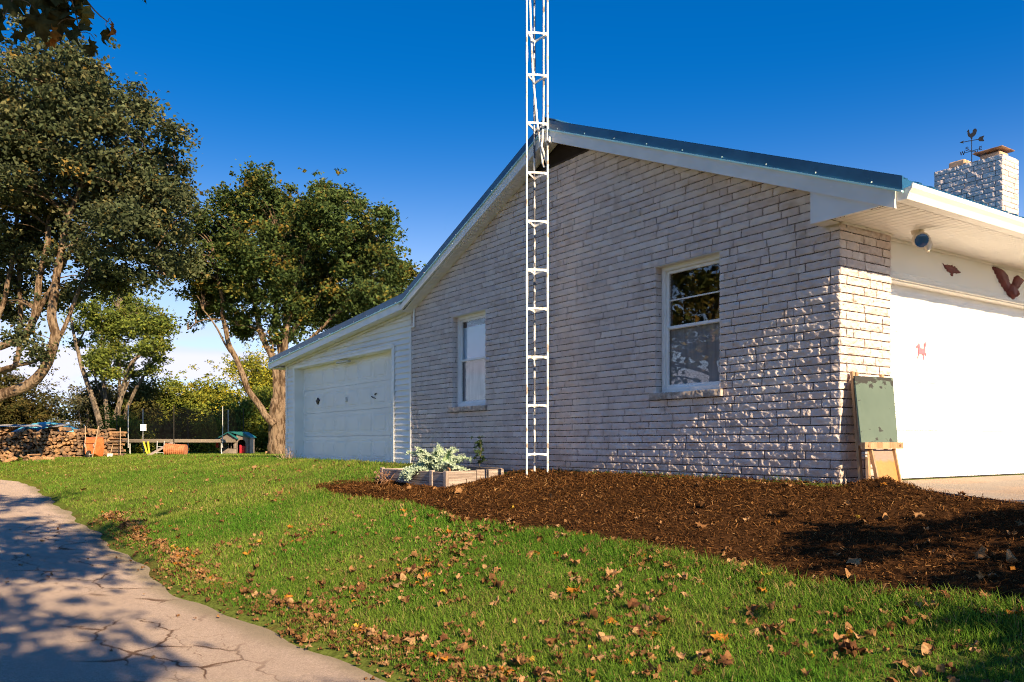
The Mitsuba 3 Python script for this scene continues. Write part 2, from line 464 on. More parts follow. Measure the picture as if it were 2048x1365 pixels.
def blades(N, dmin, dmax, h0, h1, w0, two, seed):
    global gn
    r = np.random.default_rng(seed)
    D_ = np.sqrt(r.uniform(dmin ** 2, dmax ** 2, N))
    lim = .66
    x = r.uniform(-lim, lim, N) * D_
    v = CAM[0] + FWD[0] * D_ + RIGHT[0] * x
    u = CAM[1] + FWD[1] * D_ + RIGHT[1] * x
    cl = meshkit.fbm(np.stack([v * 3.1, u * 3.1, v * 0], -1), 3, 31)
    e = v + edge_v(u)
    inb = shapely.contains(BED.buffer(-.05), shapely.points(v, u)) | shapely.contains(Polygon([(-.05, -.82), (-.5, -5), (9, -5), (9, .3), (.88, .3), (.88, -.1)]), shapely.points(v, u))
    k = (e > .06 + .25 * cl * r.random(N)) & ~inb & ~((v > -.01) & (u > -.1) & (u < 15.8)) & ~((v > -1.6) & (u < .3)) & ~((v > -1.13) & (u > 5.58) & (u < 7.72)) & (r.random(N) < .35 + 1.3 * cl)
    v, u, cl, e, D_ = v[k], u[k], cl[k], e[k], D_[k]
    n = len(v)
    z = lawn_z(v, u)
    ht = r.uniform(h0, h1, n) * (.55 + .9 * cl) * (1 + .5 * sm(.5, .1, np.abs(-2.33 - v)) * (u < 9))
    wd = w0 * r.uniform(.6, 1.3, n)
    az = r.uniform(0, 2 * np.pi, n)
    lean = r.uniform(.3, 1.3, n) * ht
    s = np.stack([np.cos(az + 1.57), np.sin(az + 1.57), az * 0], 1) * wd[:, None] / 2
    L_ = np.stack([np.cos(az) * lean, np.sin(az) * lean, ht], 1)
    b = np.stack([v, u, z - .005], 1)
    pale = meshkit.fbm(np.stack([v * .8, u * .8, v * 0 + 9], -1), 4, 17)
    fardry = sm(9, 24, D_)
    c0 = np.array([.105, .25, .028])
    c1 = np.array([.29, .36, .062])
    c2 = np.array([.42, .33, .14])
    m = np.clip(.25 + .9 * (pale - .5) * 1.6 + .30 * fardry + r.normal(0, .16, n), 0, 1)[:, None]
    col = (c0 * (1 - m) + c1 * m)
    dry = (r.random(n) < .06 + .16 * np.clip(pale - .45, 0, 1) * 2)[:, None]
    col = np.where(dry, c2, col) * r.uniform(.75, 1.25, (n, 1))
    if two:
        P = np.stack([b - s, b + s, b + L_ * [.35, .35, .6] - s * .8, b + L_ * [.35, .35, .6] + s * .8, b + L_], 1)
        fc = np.array([[0, 1, 3], [0, 3, 2], [2, 3, 4]])
    else:
        P = np.stack([b - s, b + s, b + L_], 1)
        fc = np.array([[0, 1, 2]])
    q = P.shape[1]
    gv.append(P.reshape(-1, 3))
    gf.append((gn + np.arange(n)[:, None, None] * q + fc[None]).reshape(-1, 3))
    gc.append(np.repeat(col, q, 0))
    gn += n * q


blades(240000, 3.4, 8.0, .022, .070, .0052, True, 1)
blades(190000, 7.6, 13.0, .022, .062, .0085, True, 2)
blades(190000, 12.5, 22.0, .03, .07, .014, False, 3)
blades(170000, 21.0, 44.0, .03, .07, .030, False, 4)
put('grass', (np.vstack(gv), np.vstack(gf)), 'm_blade', kind='stuff', label='short green lawn grass with paler dry blades between the driveway and the house', color=np.vstack(gc))
del gv, gf, gc
slab = MB()
P_ = np.array([(-.05, -.82), (-.3, -1.65), (-.75, -5), (9, -6), (9, .145), (.875, .145), (.875, -.11)])
zt = np.array([1.192, 1.150, 1.02, 1.02, 1.198, 1.198, 1.198])
m_ = trimesh.creation.extrude_polygon(Polygon(P_), .3, engine='earcut')
vv = np.array(m_.vertices)
zz = np.interp(vv[:, 1], [-6, -1.65, -.82, .145], [1.0, 1.150, 1.192, 1.198])
vv[:, 2] = np.where(vv[:, 2] > .1, zz, zz - .3)
put('concrete_apron', (vv, np.array(m_.faces)), 'm_concrete', kind='structure')

# ---------------------------------------------------------------- the house
HOUSE = thing('brick_house', 'pale brick house with white trim, blue metal roof edge and an attached white garage addition', 'house')
CH = .085                                     # height of a brick course


def zl(k):
    return 3.64 - CH * k


def brick_mesh(mb, a0, a1, z0, z1, place, res, depth=.055):
    """one split-faced brick: a rough displaced face on the joint plane, chamfered and closed round its sides"""
    nx, ny = max(3, int(round((a1 - a0) / res)) + 1), max(3, int(round((z1 - z0) / res)) + 1)
    a, z = np.meshgrid(np.linspace(a0, a1, nx), np.linspace(z0, z1, ny), indexing='ij')
    o = rngb.uniform(0, 100, 3)
    q = np.stack([a, z, a * 0], -1)
    w = (meshkit.fbm(q * 21 + o, 3, 5) - .5) * .034 + (meshkit.noise(q * 9 + o, 6) - .5) * .004 + rngb.uniform(-.001, .001)
    w = np.clip(w, -.010, .010)
    ed = np.zeros_like(w)
    ed[0], ed[-1], ed[:, 0], ed[:, -1] = 1, 1, 1, 1
    w = np.where(ed > 0, w * .75 - .003, w)
    a = a + np.where(ed > 0, 0, 1) * (meshkit.noise(q * 60 + o, 2) - .5) * res * .5
    j = rngb.uniform(-.0012, .0012, 4)
    a[0] += j[0]
    a[-1] += j[1]
    z[:, 0] += j[2]
    z[:, -1] += j[3]
    f = grid_faces(nx, ny)
    ring = np.concatenate([np.arange(ny), np.arange(1, nx) * ny + ny - 1, (nx - 1) * ny + np.arange(ny - 2, -1, -1), np.arange(nx - 2, 0, -1) * ny])
    P = np.stack([a, z, w], -1).reshape(-1, 3)
    B = P[ring].copy()
    B[:, 2] = -depth
    n, r = len(P), len(ring)
    i = np.arange(r)
    side = np.vstack([np.stack([ring[i], ring[(i + 1) % r], n + (i + 1) % r], 1), np.stack([ring[i], n + (i + 1) % r, n + i], 1)])
    mb.add(place(np.vstack([P, B])), np.vstack([f, side[:, ::-1]]))


rngb = np.random.default_rng(5)


def runs(lo, hi, start=None):
    """random-length bricks filling lo..hi"""
    out, a = [], lo
    if start:
        out.append((a, min(a + start, hi)))
        a += start + .011
    while a < hi - .02:
        L = rngb.choice([.39, .34, .29, .20, .10], p=[.46, .16, .14, .14, .10]) * rngb.uniform(.95, 1.03)
        if hi - (a + L) < .07:
            L = hi - a
        out.append((a, min(a + L, hi)))
        a += L + .011
    return out


def lay(parent, faces, res_fn, place, nparts, focus, bsdfs=3):
    """faces: (a0, a1, z0, z1); the nparts nearest the focus become parts of their own, the others one part"""
    order = sorted(range(len(faces)), key=lambda i: focus(faces[i]))
    own = set(order[:nparts])
    rest = [MB() for _ in range(bsdfs)]
    for i in order:
        a0, a1, z0, z1 = faces[i]
        b = int(rngb.integers(bsdfs))
        mb = MB() if i in own else rest[b]
        brick_mesh(mb, a0, a1, z0, z1, place, res_fn(faces[i]))
        if i in own:
            put('brick', mb, f'm_brick_{b}', parent, smooth=35)
    return rest


def on_gable(P, v=0.):
    return np.stack([v - P[:, 2], P[:, 0], P[:, 1]], 1)


def on_front(P, u=0.):
    return np.stack([P[:, 0], u - P[:, 2], P[:, 1]], 1)


def roof_top(u):
    return np.interp(u, [-.76, 4.41, 8.70, 16.2], [3.905, 6.06, 4.30, 3.75])


WINS = [(1.498, 2.496), (6.31, 7.34)]
WZ0, WZ1, UEND = 2.195, 3.725, 8.83
gable, front = [], []
for k in range(-28, 31):
    z0, z1 = zl(k) + .0056, zl(k - 1) - .0056
    zm = (z0 + z1) / 2
    lo, hi = .006, UEND
    start = .10 if k % 2 else None
    if zm > roof_top(-.2) - .2:
        w = (6.06 - .20 - zm) / .4167
        lo, hi, start = max(lo, 4.41 - w), min(hi, 4.41 + w), None
        if lo > .02:
            lo -= rngb.uniform(0, .1)
    segs = [(lo, hi)]
    if WZ0 < zm < WZ1:
        segs = [(lo, WINS[0][0]), (WINS[0][1], WINS[1][0]), (WINS[1][1], hi)]
    elif WZ0 - CH < zm < WZ0:
        segs = [(lo, WINS[0][0] - .06), (WINS[0][1] + .075, WINS[1][0] - .06), (WINS[1][1] + .075, hi)]
    elif zm > 5.5:
        hw = (5.86 - 5.5) / .4167 - .0
        segs = []
    for s0, s1 in segs:
        if s1 - s0 > .05:
            if lo < .2 and s0 == lo and not start:
                rr = runs(s0, s1)
            else:
                rr = runs(s0, s1, start if s0 == lo else None)
            gable += [(a, b, z0, z1) for a, b in rr]
    if zm < 3.72:
        f0 = .006
        front += [(a, b, z0, z1) for a, b in runs(f0, .868, None if k % 2 else .10)]
# alternate courses turn the corner, so that each end brick shows its head on the other face
GW = put('gable_wall', MB().box((.012, .012, .7), (.3, WINS[0][0] - .012, 3.9)).box((.012, WINS[0][1] + .012, .7), (.3, WINS[1][0] - .012, 4.2)).box((.012, WINS[1][1] + .012, .7), (.3, UEND, 3.9))
         .box((.0125, WINS[0][0] - .012, .7), (.3, WINS[0][1] + .012, WZ0 - .012)).box((.0125, WINS[1][0] - .012, .7), (.3, WINS[1][1] + .012, WZ0 - .012))
         .prism([(0.02, 3.899), (WINS[0][0] - .012, 3.899), (WINS[0][0] - .012, WZ1 + .012), (WINS[0][1] + .012, WZ1 + .012), (WINS[0][1] + .012, 4.199), (WINS[1][0] - .012, 4.199), (WINS[1][0] - .012, WZ1 + .012), (WINS[1][1] + .012, WZ1 + .012), (WINS[1][1] + .012, 3.899), (UEND - .01, 3.899), (UEND - .01, 4.05), (5.29, 5.49), (3.53, 5.49), (.02, 4.03)], 0, .013, .3), 'm_mortar', HOUSE)


def gable_res(f):
    return .0095 if (f[0] < 4.2 and f[2] < 3.35 - .45 * f[0] + .35) else .024


rest = lay(GW, gable, gable_res, on_gable, 298, lambda f: np.hypot(f[0] + 1.5, (f[2] - 2.0) * 1.0) - .25 * (f[1] - f[0]))
for b, mb in enumerate(rest):
    put('brickwork', mb, f'm_brick_{b}', GW, smooth=35, kind='stuff')
FR = put('front_return', MB().box((.302, .0125, .7), (.868, .30, 3.8)).box((.013, .0125, .7), (.301, .30, 3.8)), 'm_mortar', HOUSE)
lay(FR, front, lambda f: .0125, on_front, 400, lambda f: 0)

# windows with brick reveals and sills
for w, (u0, u1) in enumerate(WINS):
    for uu, sg in ((u0, 1), (u1, -1)):
        mb = MB()
        for k in range(0, 18):
            brick_mesh(mb, .008, .112, zl(k) + .0045, zl(k - 1) - .0045, lambda P, uu=uu, sg=sg: np.stack([P[:, 0], uu + sg * (P[:, 2] - .004), P[:, 1]], 1), .02, .01)
        put('window_reveal', mb, 'm_brick_1', GW, smooth=35, kind='stuff')
    W_ = put('window', MB().bevel((.10, u0, WZ0 - .001), (.17, u0 + .055, WZ1 - .055)).bevel((.10, u1 - .055, WZ0 - .001), (.17, u1, WZ1 - .055)).bevel((.10, u0, WZ1 - .055), (.17, u1, WZ1)).bevel((.075, u0 + .056, WZ0), (.17, u1 - .056, WZ0 + .06)), 'm_white_trim', HOUSE)
    zm = (WZ0 + WZ1) / 2 + .02
    for nm, za, zb, x in (('upper_sash', zm - .02, WZ1 - .057, .130), ('lower_sash', WZ0 + .062, zm + .02, .118)):
        a, b = u0 + .057, u1 - .057
        fw = .038
        put(nm, MB().bevel((x, a, za), (x + .035, a + fw, zb)).bevel((x, b - fw, za), (x + .035, b, zb)).bevel((x + .001, a + fw, zb - fw), (x + .034, b - fw, zb)).bevel((x + .001, a + fw, za), (x + .034, b - fw, za + fw)), 'm_white_trim', W_)
        put('pane', MB().add([[x + .018, a + fw, za + fw], [x + .018, b - fw, za + fw], [x + .018, b - fw, zb - fw], [x + .018, a + fw, zb - fw]], [[0, 1, 2, 3]]), 'm_pane', W_)
    if w == 0:
        put('glazing_bar', MB().bevel((.138, u0 + .095, 3.30), (.150, u1 - .095, 3.318), .003), 'm_white_trim', W_)
    sl = MB()
    n = 3
    for i in range(n):
        a, b = u0 - .055 + (u1 - u0 + .125) * i / n + .004, u0 - .055 + (u1 - u0 + .125) * (i + 1) / n - .004
        brick_mesh(sl, a, b, WZ0 - CH + .004, WZ0 - .002, lambda P: np.stack([-.046 - P[:, 2], P[:, 0], P[:, 1]], 1), .014, .15)
    put('sill', sl, 'm_sill', W_, smooth=35)
    put('curtain', MB().box((.180, u0 + .02, WZ0 + .02), (.185, u1 - .02, zm + .02)), 'm_curtain', W_)
    if w == 1:
        put('blind', MB().box((.187, u0 + .02, zm - .02), (.192, u1 - .02, zm + .56)), 'm_shade', W_)
    put('head_flashing', MB().bevel((-.004, u0 - .03, WZ1 - .008), (.10, u1 + .03, WZ1 - .002), .001), 'm_cream', W_)

# gable vent under the ridge
vt = MB()
for i in range(9):
    z = 5.505 + i * .036
    hw = (5.84 - z) / .4167 - .02
    if hw > .05:
        vt.obox((.05, 4.41 - hw, z + .012), (.05, 4.41 + hw, z + .012), .05, .006, up=(.6, 0, .8))
V_ = put('gable_vent', MB().prism([(3.5, 5.49), (5.32, 5.49), (4.41, 5.87)], 0, .10, .14), 'm_dark', HOUSE)
put('louvre', vt, 'm_slot', V_)
put('frame', MB().obox((.01, 3.52, 5.497), (.01, 5.30, 5.497), .05, .02), 'm_slot', V_)

# roof, rake trim, fascia and soffits
PU = [-.76, 4.41, 8.70, 16.2]
PZ = [3.905, 6.06, 4.30, 3.75]


def band(o0, o1, v0, v1, pu=PU, pz=PZ):
    return MB().prism([(a, b + o0) for a, b in zip(pu, pz)] + [(a, b + o1) for a, b in list(zip(pu, pz))[::-1]], 0, v0, v1)


RF = put('roof', band(-.002, -.10, -.2, 13.5, [-.69] + PU[1:], [3.934] + PZ[1:]), 'm_roof', HOUSE)
mb = MB()
for x in np.arange(.0, 13.4, .23):
    for a in range(3):
        mb.obox((x, PU[a] + (.10 if a == 0 else 0), PZ[a] + (.047 if a == 0 else .006)), (x, PU[a + 1], PZ[a + 1] + .006), .05, .014)
put('rib', mb, 'm_roof', RF)
for a in range(3):
    put('rake_trim', band(.008, -.118, -.238, -.2155, PU[a:a + 2], PZ[a:a + 2]), 'm_roof', RF)
put('drip_edge', band(-.1185, -.136, -.254, -.215), 'm_drip', RF)
for a, n in ((0, 9), (1, 8), (2, 12)):
    for i in range(n):
        t = (i + .5) / n
        c = np.array([-.2385, PU[a] + (PU[a + 1] - PU[a]) * t, PZ[a] + (PZ[a + 1] - PZ[a]) * t - .095])
        m = trimesh.creation.icosphere(1, .0085)
        put('screw', (m.vertices * [.6, 1, 1] + c, m.faces), 'm_white_trim', RF, smooth=True)
put('ridge_cap', MB().prism([(4.16, 5.975), (4.41, 6.079), (4.66, 5.975), (4.66, 5.99), (4.41, 6.10), (4.16, 5.99)], 0, -.243, 13.5), 'm_roof', RF)
put('fascia', MB().prism([(-.685, 3.936 - .1325), (4.41, 6.06 - .1325), (8.74, 4.28 - .1325), (8.86, 4.215 - .1325), (8.86, 4.02), (8.78, 4.02), (4.41, 6.06 - .285), (-.685, 3.936 - .285)], 0, -.230, -.19), 'm_white_trim', HOUSE)
put('fascia', MB().prism([(8.865, 4.288 - .1325), (16.18, 3.751 - .1325), (16.18, 3.751 - .265), (8.865, 4.288 - .265)], 0, -.226, -.192), 'm_white_trim', HOUSE)
put('fascia', MB().prism([(-.66, 3.96 - .20), (4.41, 6.06 - .205), (8.74, 4.28 - .205), (8.74, 4.28 - .215), (4.41, 6.06 - .215), (-.66, 3.96 - .21)], 0, -.234, -.2301), 'm_white_trim', HOUSE)
SF = put('soffit', MB().prism([(.2, 4.15), (4.41, 5.9), (8.6, 4.18), (8.6, 4.16), (4.41, 5.88), (.2, 4.13)], 0, -.187, .3), 'm_white_trim', HOUSE)


def plank_run(p0, p1, n, v0, v1, drop):
    for i in range(n):
        a, b = np.array(p0) + (np.array(p1) - p0) * (i + .06) / n, np.array(p0) + (np.array(p1) - p0) * (i + .94) / n
        put('plank', MB().hull([[x, q[0], q[1] - d] for x in (v0, v1) for q in (a, b) for d in (drop, drop + .012)]), 'm_soffit', SF)


plank_run((.20, 4.306), (4.40, 6.056), 42, -.189, -.002, .268)
plank_run((4.42, 6.056), (8.80, 4.26), 44, -.189, -.002, .268)
plank_run((8.87, 4.288), (16.18, 3.751), 68, -.19, .03, .25)
for i in range(70):
    v = -.2 + i * .1
    put('eave_plank', MB().bevel((v + .006, -.675, 3.714), (v + .094, .09 if v > .85 else -.001, 3.730), .006), 'm_soffit', SF)
put('eave_backing', MB().box((-.15, -.67, 3.734), (9, .09, 3.75)), 'm_slot', SF)
put('return_panel', MB().prism([(.18, 3.700), (.18, 4.02), (-.60, 3.705)], 0, -.2095, -.1895).box((-.189, .17, 3.70), (-.01, .18, 4.05)), 'm_white_trim', HOUSE)
for a, b in ((-.62, -.42), (-.16, .05)):
    put('soffit_gap', MB().box((-.2, a, 3.706), (-.165, b, 3.7135)), 'm_dark', SF)
put('eave_return_soffit', MB().box((-.186, -.0, 3.700), (-.014, .168, 3.713)), 'm_soffit', SF)
put('soffit_mould', MB().bevel((-.002, -.03, 3.696), (.868, -.012, 3.713), .004).bevel((.8685, .06, 3.69), (9, .0815, 3.713), .004), 'm_cream', SF)
put('gutter', MB().prism([(-.69, 3.835), (-.69, 3.712), (-.785, 3.712), (-.793, 3.735), (-.806, 3.765), (-.832, 3.800), (-.838, 3.838), (-.826, 3.838), (-.822, 3.815), (-.705, 3.80), (-.70, 3.835)], 0, -.205, 10.5), 'm_white_paint', HOUSE, smooth=False)
put('eave_fascia', MB().box((-.19, -.688, 3.716), (10.5, -.676, 3.90)), 'm_white_trim', HOUSE)

# front: white header, trim and the double garage door
put('header_panel', MB().box((.870, .09, 3.298), (9, .12, 3.7135)), 'm_cream', HOUSE)
mb = MB()
mb.prism([(.088, 3.298), (.06, 3.298), (.055, 3.315), (.062, 3.345), (.078, 3.355), (.082, 3.375), (.0895, 3.38)], 0, .8705, 9)
put('door_trim', mb, 'm_cream', HOUSE)
put('door_head', MB().box((.8955, .092, 3.285), (9, .26, 3.2975)), 'm_cream', HOUSE)
put('front_door_jamb', MB().box((.8695, .03, 1.19), (.895, .26, 3.29)), 'm_white_trim', HOUSE)


def garage_door(name, axis_place, a0, pitch, ncol, z0, nrow, rowh, bs, ends=.045):
    """sectional door: four sections, each with raised panels"""
    mb = MB()
    for r in range(nrow):
        P = np.array([[a0 - ends, z0 + r * rowh + .002, 0], [a0 + pitch * ncol + ends, z0 + (r + 1) * rowh - .002, -.04]])
        m = MB().bevel((P[0][0], P[0][1], -.04), (P[1][0], P[1][1], 0), .003)
        mb.add(axis_place(m.get()[0]), m.get()[1])
    D_ = put(name, mb, bs, HOUSE)
    for r in range(nrow):
        for c in range(ncol):
            a, b = a0 + pitch * c + .05, a0 + pitch * (c + 1) - .05
            p, q = z0 + r * rowh + .085, z0 + (r + 1) * rowh - .085
            V_, F_ = [], []
            for d, w in ((0, .0004), (.004, .005), (.014, .005), (.019, .001), (.034, .001), (.052, .006)):
                V_ += [[a + d, p + d, w], [b - d, p + d, w], [b - d, q - d, w], [a + d, q - d, w]]
            for k in range(5):
                for i in range(4):
                    j = (i + 1) % 4
                    F_.append([4 * k + i, 4 * k + j, 4 * k + 4 + j, 4 * k + 4 + i])
            F_.append([20, 21, 22, 23])
            put('panel', (axis_place(np.array(V_)), np.array(F_)), bs, D_)
    return D_


FD = garage_door('front_garage_door', lambda P: on_front(P, .21), .82, .61, 10, 1.205, 4, .527, 'm_white_paint')
put('bottom_seal', MB().bevel((.9, .19, 1.196), (9, .235, 1.214), .004), 'm_dark', FD)
SD = garage_door('side_garage_door', lambda P: on_gable(P, .225), 9.63, .667, 8, 1.19, 4, .555, 'm_white_paint')
put('bottom_seal', MB().bevel((.20, 9.6, 1.165), (.25, 15, 1.195), .004), 'm_dark', SD)
put('handle', MB().bevel((.195, 12.27, 2.50), (.224, 12.34, 2.60), .008), 'm_galv', SD)
# the lean-to addition: lapped boards round the door opening
SW = put('siding_wall', MB().box((.03, 8.84, .8), (.29, 9.60, 3.9)).box((.03, 14.99, .8), (.29, 15.58, 3.55)).box((.03, 9.60, 3.43), (.29, 14.99, 3.55)).prism([(8.84, 3.549), (15.58, 3.549), (8.84, 4.02)], 0, .031, .29), 'm_siding', HOUSE)


def lap(u0, u1, z, pts=None):
    """one board: thin at its top, its butt 14 mm proud below"""
    hgt = .108
    def top_at(u):
        return roof_top(u) - .285
    if u1 - u0 < .02:
        return
    if top_at(u1) < z + hgt:
        u1 = np.interp(-(z + hgt * .5), [-top_at(8.84), -top_at(15.6)], [8.84, 15.6])
        if u1 - u0 < .06:
            return
    pr = [(.030, z + .012), (-.002, z + .008), (-.002, z + .016), (.026, z + hgt), (.030, z + hgt)]
    m = trimesh.creation.extrude_polygon(Polygon(pr), u1 - u0, engine='earcut')
    v = np.array(m.vertices)
    put('siding_board', (np.stack([v[:, 0], v[:, 2] + u0, v[:, 1]], 1), np.array(m.faces)[:, ::-1]), 'm_siding', SW)


for i in range(27):
    z = 1.17 + i * .108
    if z + .108 < 3.49:
        lap(8.86, 9.52, z)
        lap(15.03, 15.52, z)
    else:
        lap(8.86, 15.52, z)
put('corner_trim', MB().bevel((-.012, 8.832, 1.0), (.03, 8.875, 3.70)).bevel((-.035, 8.66, 3.705), (-.012, 8.70, 4.07)).bevel((-.034, 8.70, 3.705), (-.012, 8.86, 3.73)), 'm_white_trim', SW)
put('corner_trim', MB().bevel((-.014, 15.51, .95), (.3, 15.60, 3.50)), 'm_white_trim', SW)
put('door_casing', MB().bevel((-.010, 9.545, 1.15), (.30, 9.63, 3.41)).bevel((-.010, 14.96, 1.15), (.30, 15.04, 3.41)).bevel((-.011, 9.545, 3.4105), (.30, 15.04, 3.475)).bevel((-.018, 9.52, 1.15), (.0, 9.544, 3.50)).bevel((-.018, 9.52, 3.476), (.0, 15.05, 3.50)), 'm_white_trim', SW)
put('rake_mould', MB().hull([[x, u, z + dz] for u, z in ((8.87, 4.018), (15.55, 3.527)) for x in (-.03, .0) for dz in (-.035, .0)]), 'm_cream', SW)
put('door_lamp', MB().bevel((.03, 11.83, 3.335), (.12, 12.46, 3.375), .012), 'm_galv', SW)
put('eave_gutter', MB().prism([(16.2, 3.62), (16.2, 3.50), (16.28, 3.50), (16.31, 3.62)], 0, -.23, 8), 'm_white_paint', HOUSE)
put('eave_soffit', MB().box((-.19, 15.60, 3.478), (8, 16.19, 3.49)), 'm_soffit', HOUSE)
# walls that the camera does not see
put('rear_wall', MB().box((8.9, .31, .6), (9.1, 15.5, 3.7)).box((.3, 8.9, .6), (8.9, 9.0, 4.0)).box((.3, 15.3, .6), (8.9, 15.5, 3.5)).box((8.95, .12, .6), (9.1, .31, 3.75)), 'm_siding', HOUSE)
put('floor', MB().box((.31, .31, 1.0), (8.89, 8.89, 1.15)), 'm_interior', HOUSE)
put('inner_wall', MB().box((2.6, .32, 1.15), (2.65, 8.88, 4.1)).box((.31, .32, 3.9), (2.6, 8.88, 3.93)), 'm_interior', HOUSE)

# chimney
CX0, CX1, CY0, CY1 = 7.27, 7.83, 1.89, 3.03
CM = put('chimney', MB().box((CX0 + .012, CY0 + .012, 4.2), (CX1, CY1, 6.34)), 'm_mortar', HOUSE)
faces = []
for k in range(24):
    z1 = 6.355 - CH * k
    for s in range(2):
        o = .105 if (k + s) % 2 else None
        lo = .006
        if s == 0:
            faces += [(0, a, b, z1 - CH + .009, z1) for a, b in runs(CY0 + lo, CY1, o)]
        else:
            faces += [(1, a, b, z1 - CH + .009, z1) for a, b in runs(CX0 + lo, CX1, o)]
for s, a, b, z0, z1 in faces:
    if z1 < roof_top(a if s == 0 else CY0) - .1:
        continue
    mb = MB()
    brick_mesh(mb, a, b, z0, z1, (lambda P: on_gable(P, CX0)) if s == 0 else (lambda P: on_front(P, CY0)), .018)
    put('brick', mb, f'm_brick_{int(rngb.integers(3))}', CM, smooth=35)
put('crown', MB().box((CX0 + .003, CY0 + .003, 6.341), (CX1, CY1, 6.353)), 'm_concrete', CM)
put('flue', MB().bevel((7.42, 2.58, 6.353), (7.66, 2.86, 6.50), .02), 'm_flue', CM)
put('flue', MB().bevel((7.42, 1.99, 6.353), (7.70, 2.33, 6.47), .02), 'm_flue', CM)
put('cap', MB().bevel((7.35, 1.93, 6.505), (7.79, 2.42, 6.525), .008).box((7.45, 2.02, 6.469), (7.47, 2.04, 6.506)).box((7.64, 2.28, 6.469), (7.66, 2.30, 6.506)), 'm_rust_cap', CM)

# ---------------------------------------------------------------- things on and beside the house
WV = thing('weather_vane', 'black weather vane with a rooster and arrow standing on the chimney', 'weather vane')
vx, vy = 7.5, 2.50
put('rod', MB().tube([(vx, vy, 6.353), (vx, vy, 6.93)], .007, 6).tube([(vx, vy, 6.353), (vx, vy, 6.375)], .03, 8), 'm_black_iron', WV)
ar = np.array([.0, -.94, .30])
ar = np.array([.35, -.90, .0])
ar /= np.linalg.norm(ar)


def flat(poly, o, ax, th=.006):
    """a cut metal outline standing upright in the plane of ax and z"""
    m = trimesh.creation.extrude_polygon(Polygon(poly).buffer(0), th, engine='earcut')
    v = np.array(m.vertices)
    nn = np.array([ax[1], -ax[0], 0])
    return np.asarray(o) + v[:, :1] * ax + v[:, 1:2] * np.array([0, 0, 1.]) + (v[:, 2:] - th / 2) * nn, np.array(m.faces)


put('arrow', MB().add(*flat([(-.13, -.006), (.13, -.006), (.13, .006), (-.13, .006)], (vx, vy, 6.80), ar)).add(*flat([(-.185, 0), (-.12, .026), (-.13, 0), (-.12, -.026)], (vx, vy, 6.80), ar))
    .add(*flat([(.09, 0), (.12, .038), (.19, .048), (.17, .0), (.19, -.048), (.12, -.038)], (vx, vy, 6.80), ar)), 'm_black_iron', WV)
rooster = [(-.02, 0), (.03, 0), (.05, .05), (.075, .10), (.09, .17), (.13, .20), (.135, .15), (.13, .09), (.10, .05), (.085, .04), (.05, .015), (.035, -.02), (.02, -.03), (.01, -.06), (-.0, -.06), (-.005, -.02)]
rooster = [(-.012, .0), (.012, .0), (.02, .035), (.055, .055), (.085, .10), (.10, .16), (.085, .20), (.045, .205), (.02, .17), (.015, .13), (-.005, .11), (-.03, .12), (-.045, .16), (-.05, .20), (-.065, .215), (-.075, .19), (-.095, .165), (-.075, .155), (-.08, .11), (-.065, .065), (-.03, .035)]
put('rooster', MB().add(*flat([(a * .8, b * .8) for a, b in rooster], (vx, vy, 6.83), ar, .012)), 'm_black_iron', WV)
arms = MB().obox((vx - .13, vy, 6.62), (vx + .13, vy, 6.62), .008, .008).obox((vx, vy - .13, 6.62), (vx, vy + .13, 6.62), .008, .008)
put('compass_arms', arms, 'm_black_iron', WV)
for ch, dx_, dy_ in (('W', 0, .20), ('E', 0, -.20), ('N', .20, 0), ('S', -.20, 0)):
    m = meshkit.text_mesh(ch, .062, .006, True)
    v = np.array(m.vertices)
    v[:, 0] -= v[:, 0].mean()
    rt = np.array([.33, -.94, 0])
    put('letter', (np.array([vx + dx_ * .78, vy + dy_ * .78, 6.595]) + v[:, :1] * rt + v[:, 1:2] * [0, 0, 1] + v[:, 2:] * [-.94, -.33, 0], m.faces), 'm_black_iron', WV)

# lattice mast bolted to the gable
TW = thing('lattice_mast', 'tall white three-legged antenna mast with rungs standing against the gable wall', 'antenna mast')
LA, LB, LC = np.array([-.51, 4.453]), np.array([-.247, 4.33]), np.array([-.262, 4.617])
ztop = 9.6
rngm = np.random.default_rng(3)


def wob(p, n=46):
    z = np.linspace(.95, ztop, n)
    r = .0145 + .0012 * rngm.random(n)
    for zj in (3.72, 6.95):
        r[np.abs(z - zj) < .14] += .0035
    return np.stack([p[0] + 0 * z, p[1] + 0 * z, z], 1), r


for p, mt in ((LA, 'm_tower'), (LB, 'm_tower'), (LC, 'm_tower_dark')):
    c, r = wob(p)
    put('leg', MB().tube(c, r, 9), mt, TW, smooth=40)
RZ = [1.443, 2.113, 2.777, 3.44, 3.97, 4.635, 5.30, 5.98, 6.64, 7.215, 7.88, 8.55]


def rung(mb, p, q, z):
    p3, q3 = np.array([*p, z]), np.array([*q, z])
    t = np.linspace(.04, .96, 9)
    pts = p3 + (q3 - p3) * t[:, None]
    s = np.abs(t - .5) * 2
    # flattened bar that flares down to the legs
    up, r = [], np.cross((q3 - p3) / np.linalg.norm(q3 - p3), [0, 0, 1.])
    for i in range(9):
        hgt = .013 + .022 * s[i] ** 3
        up.append([pts[i] + r * .006 + [0, 0, .013], pts[i] - r * .006 + [0, 0, .013], pts[i] - r * .006 - [0, 0, hgt], pts[i] + r * .006 - [0, 0, hgt]])
    v = np.array(up).reshape(-1, 3)
    f = []
    for i in range(8):
        for k in range(4):
            f.append([i * 4 + k, i * 4 + (k + 1) % 4, i * 4 + 4 + (k + 1) % 4, i * 4 + 4 + k])
    mb.add(v, f)


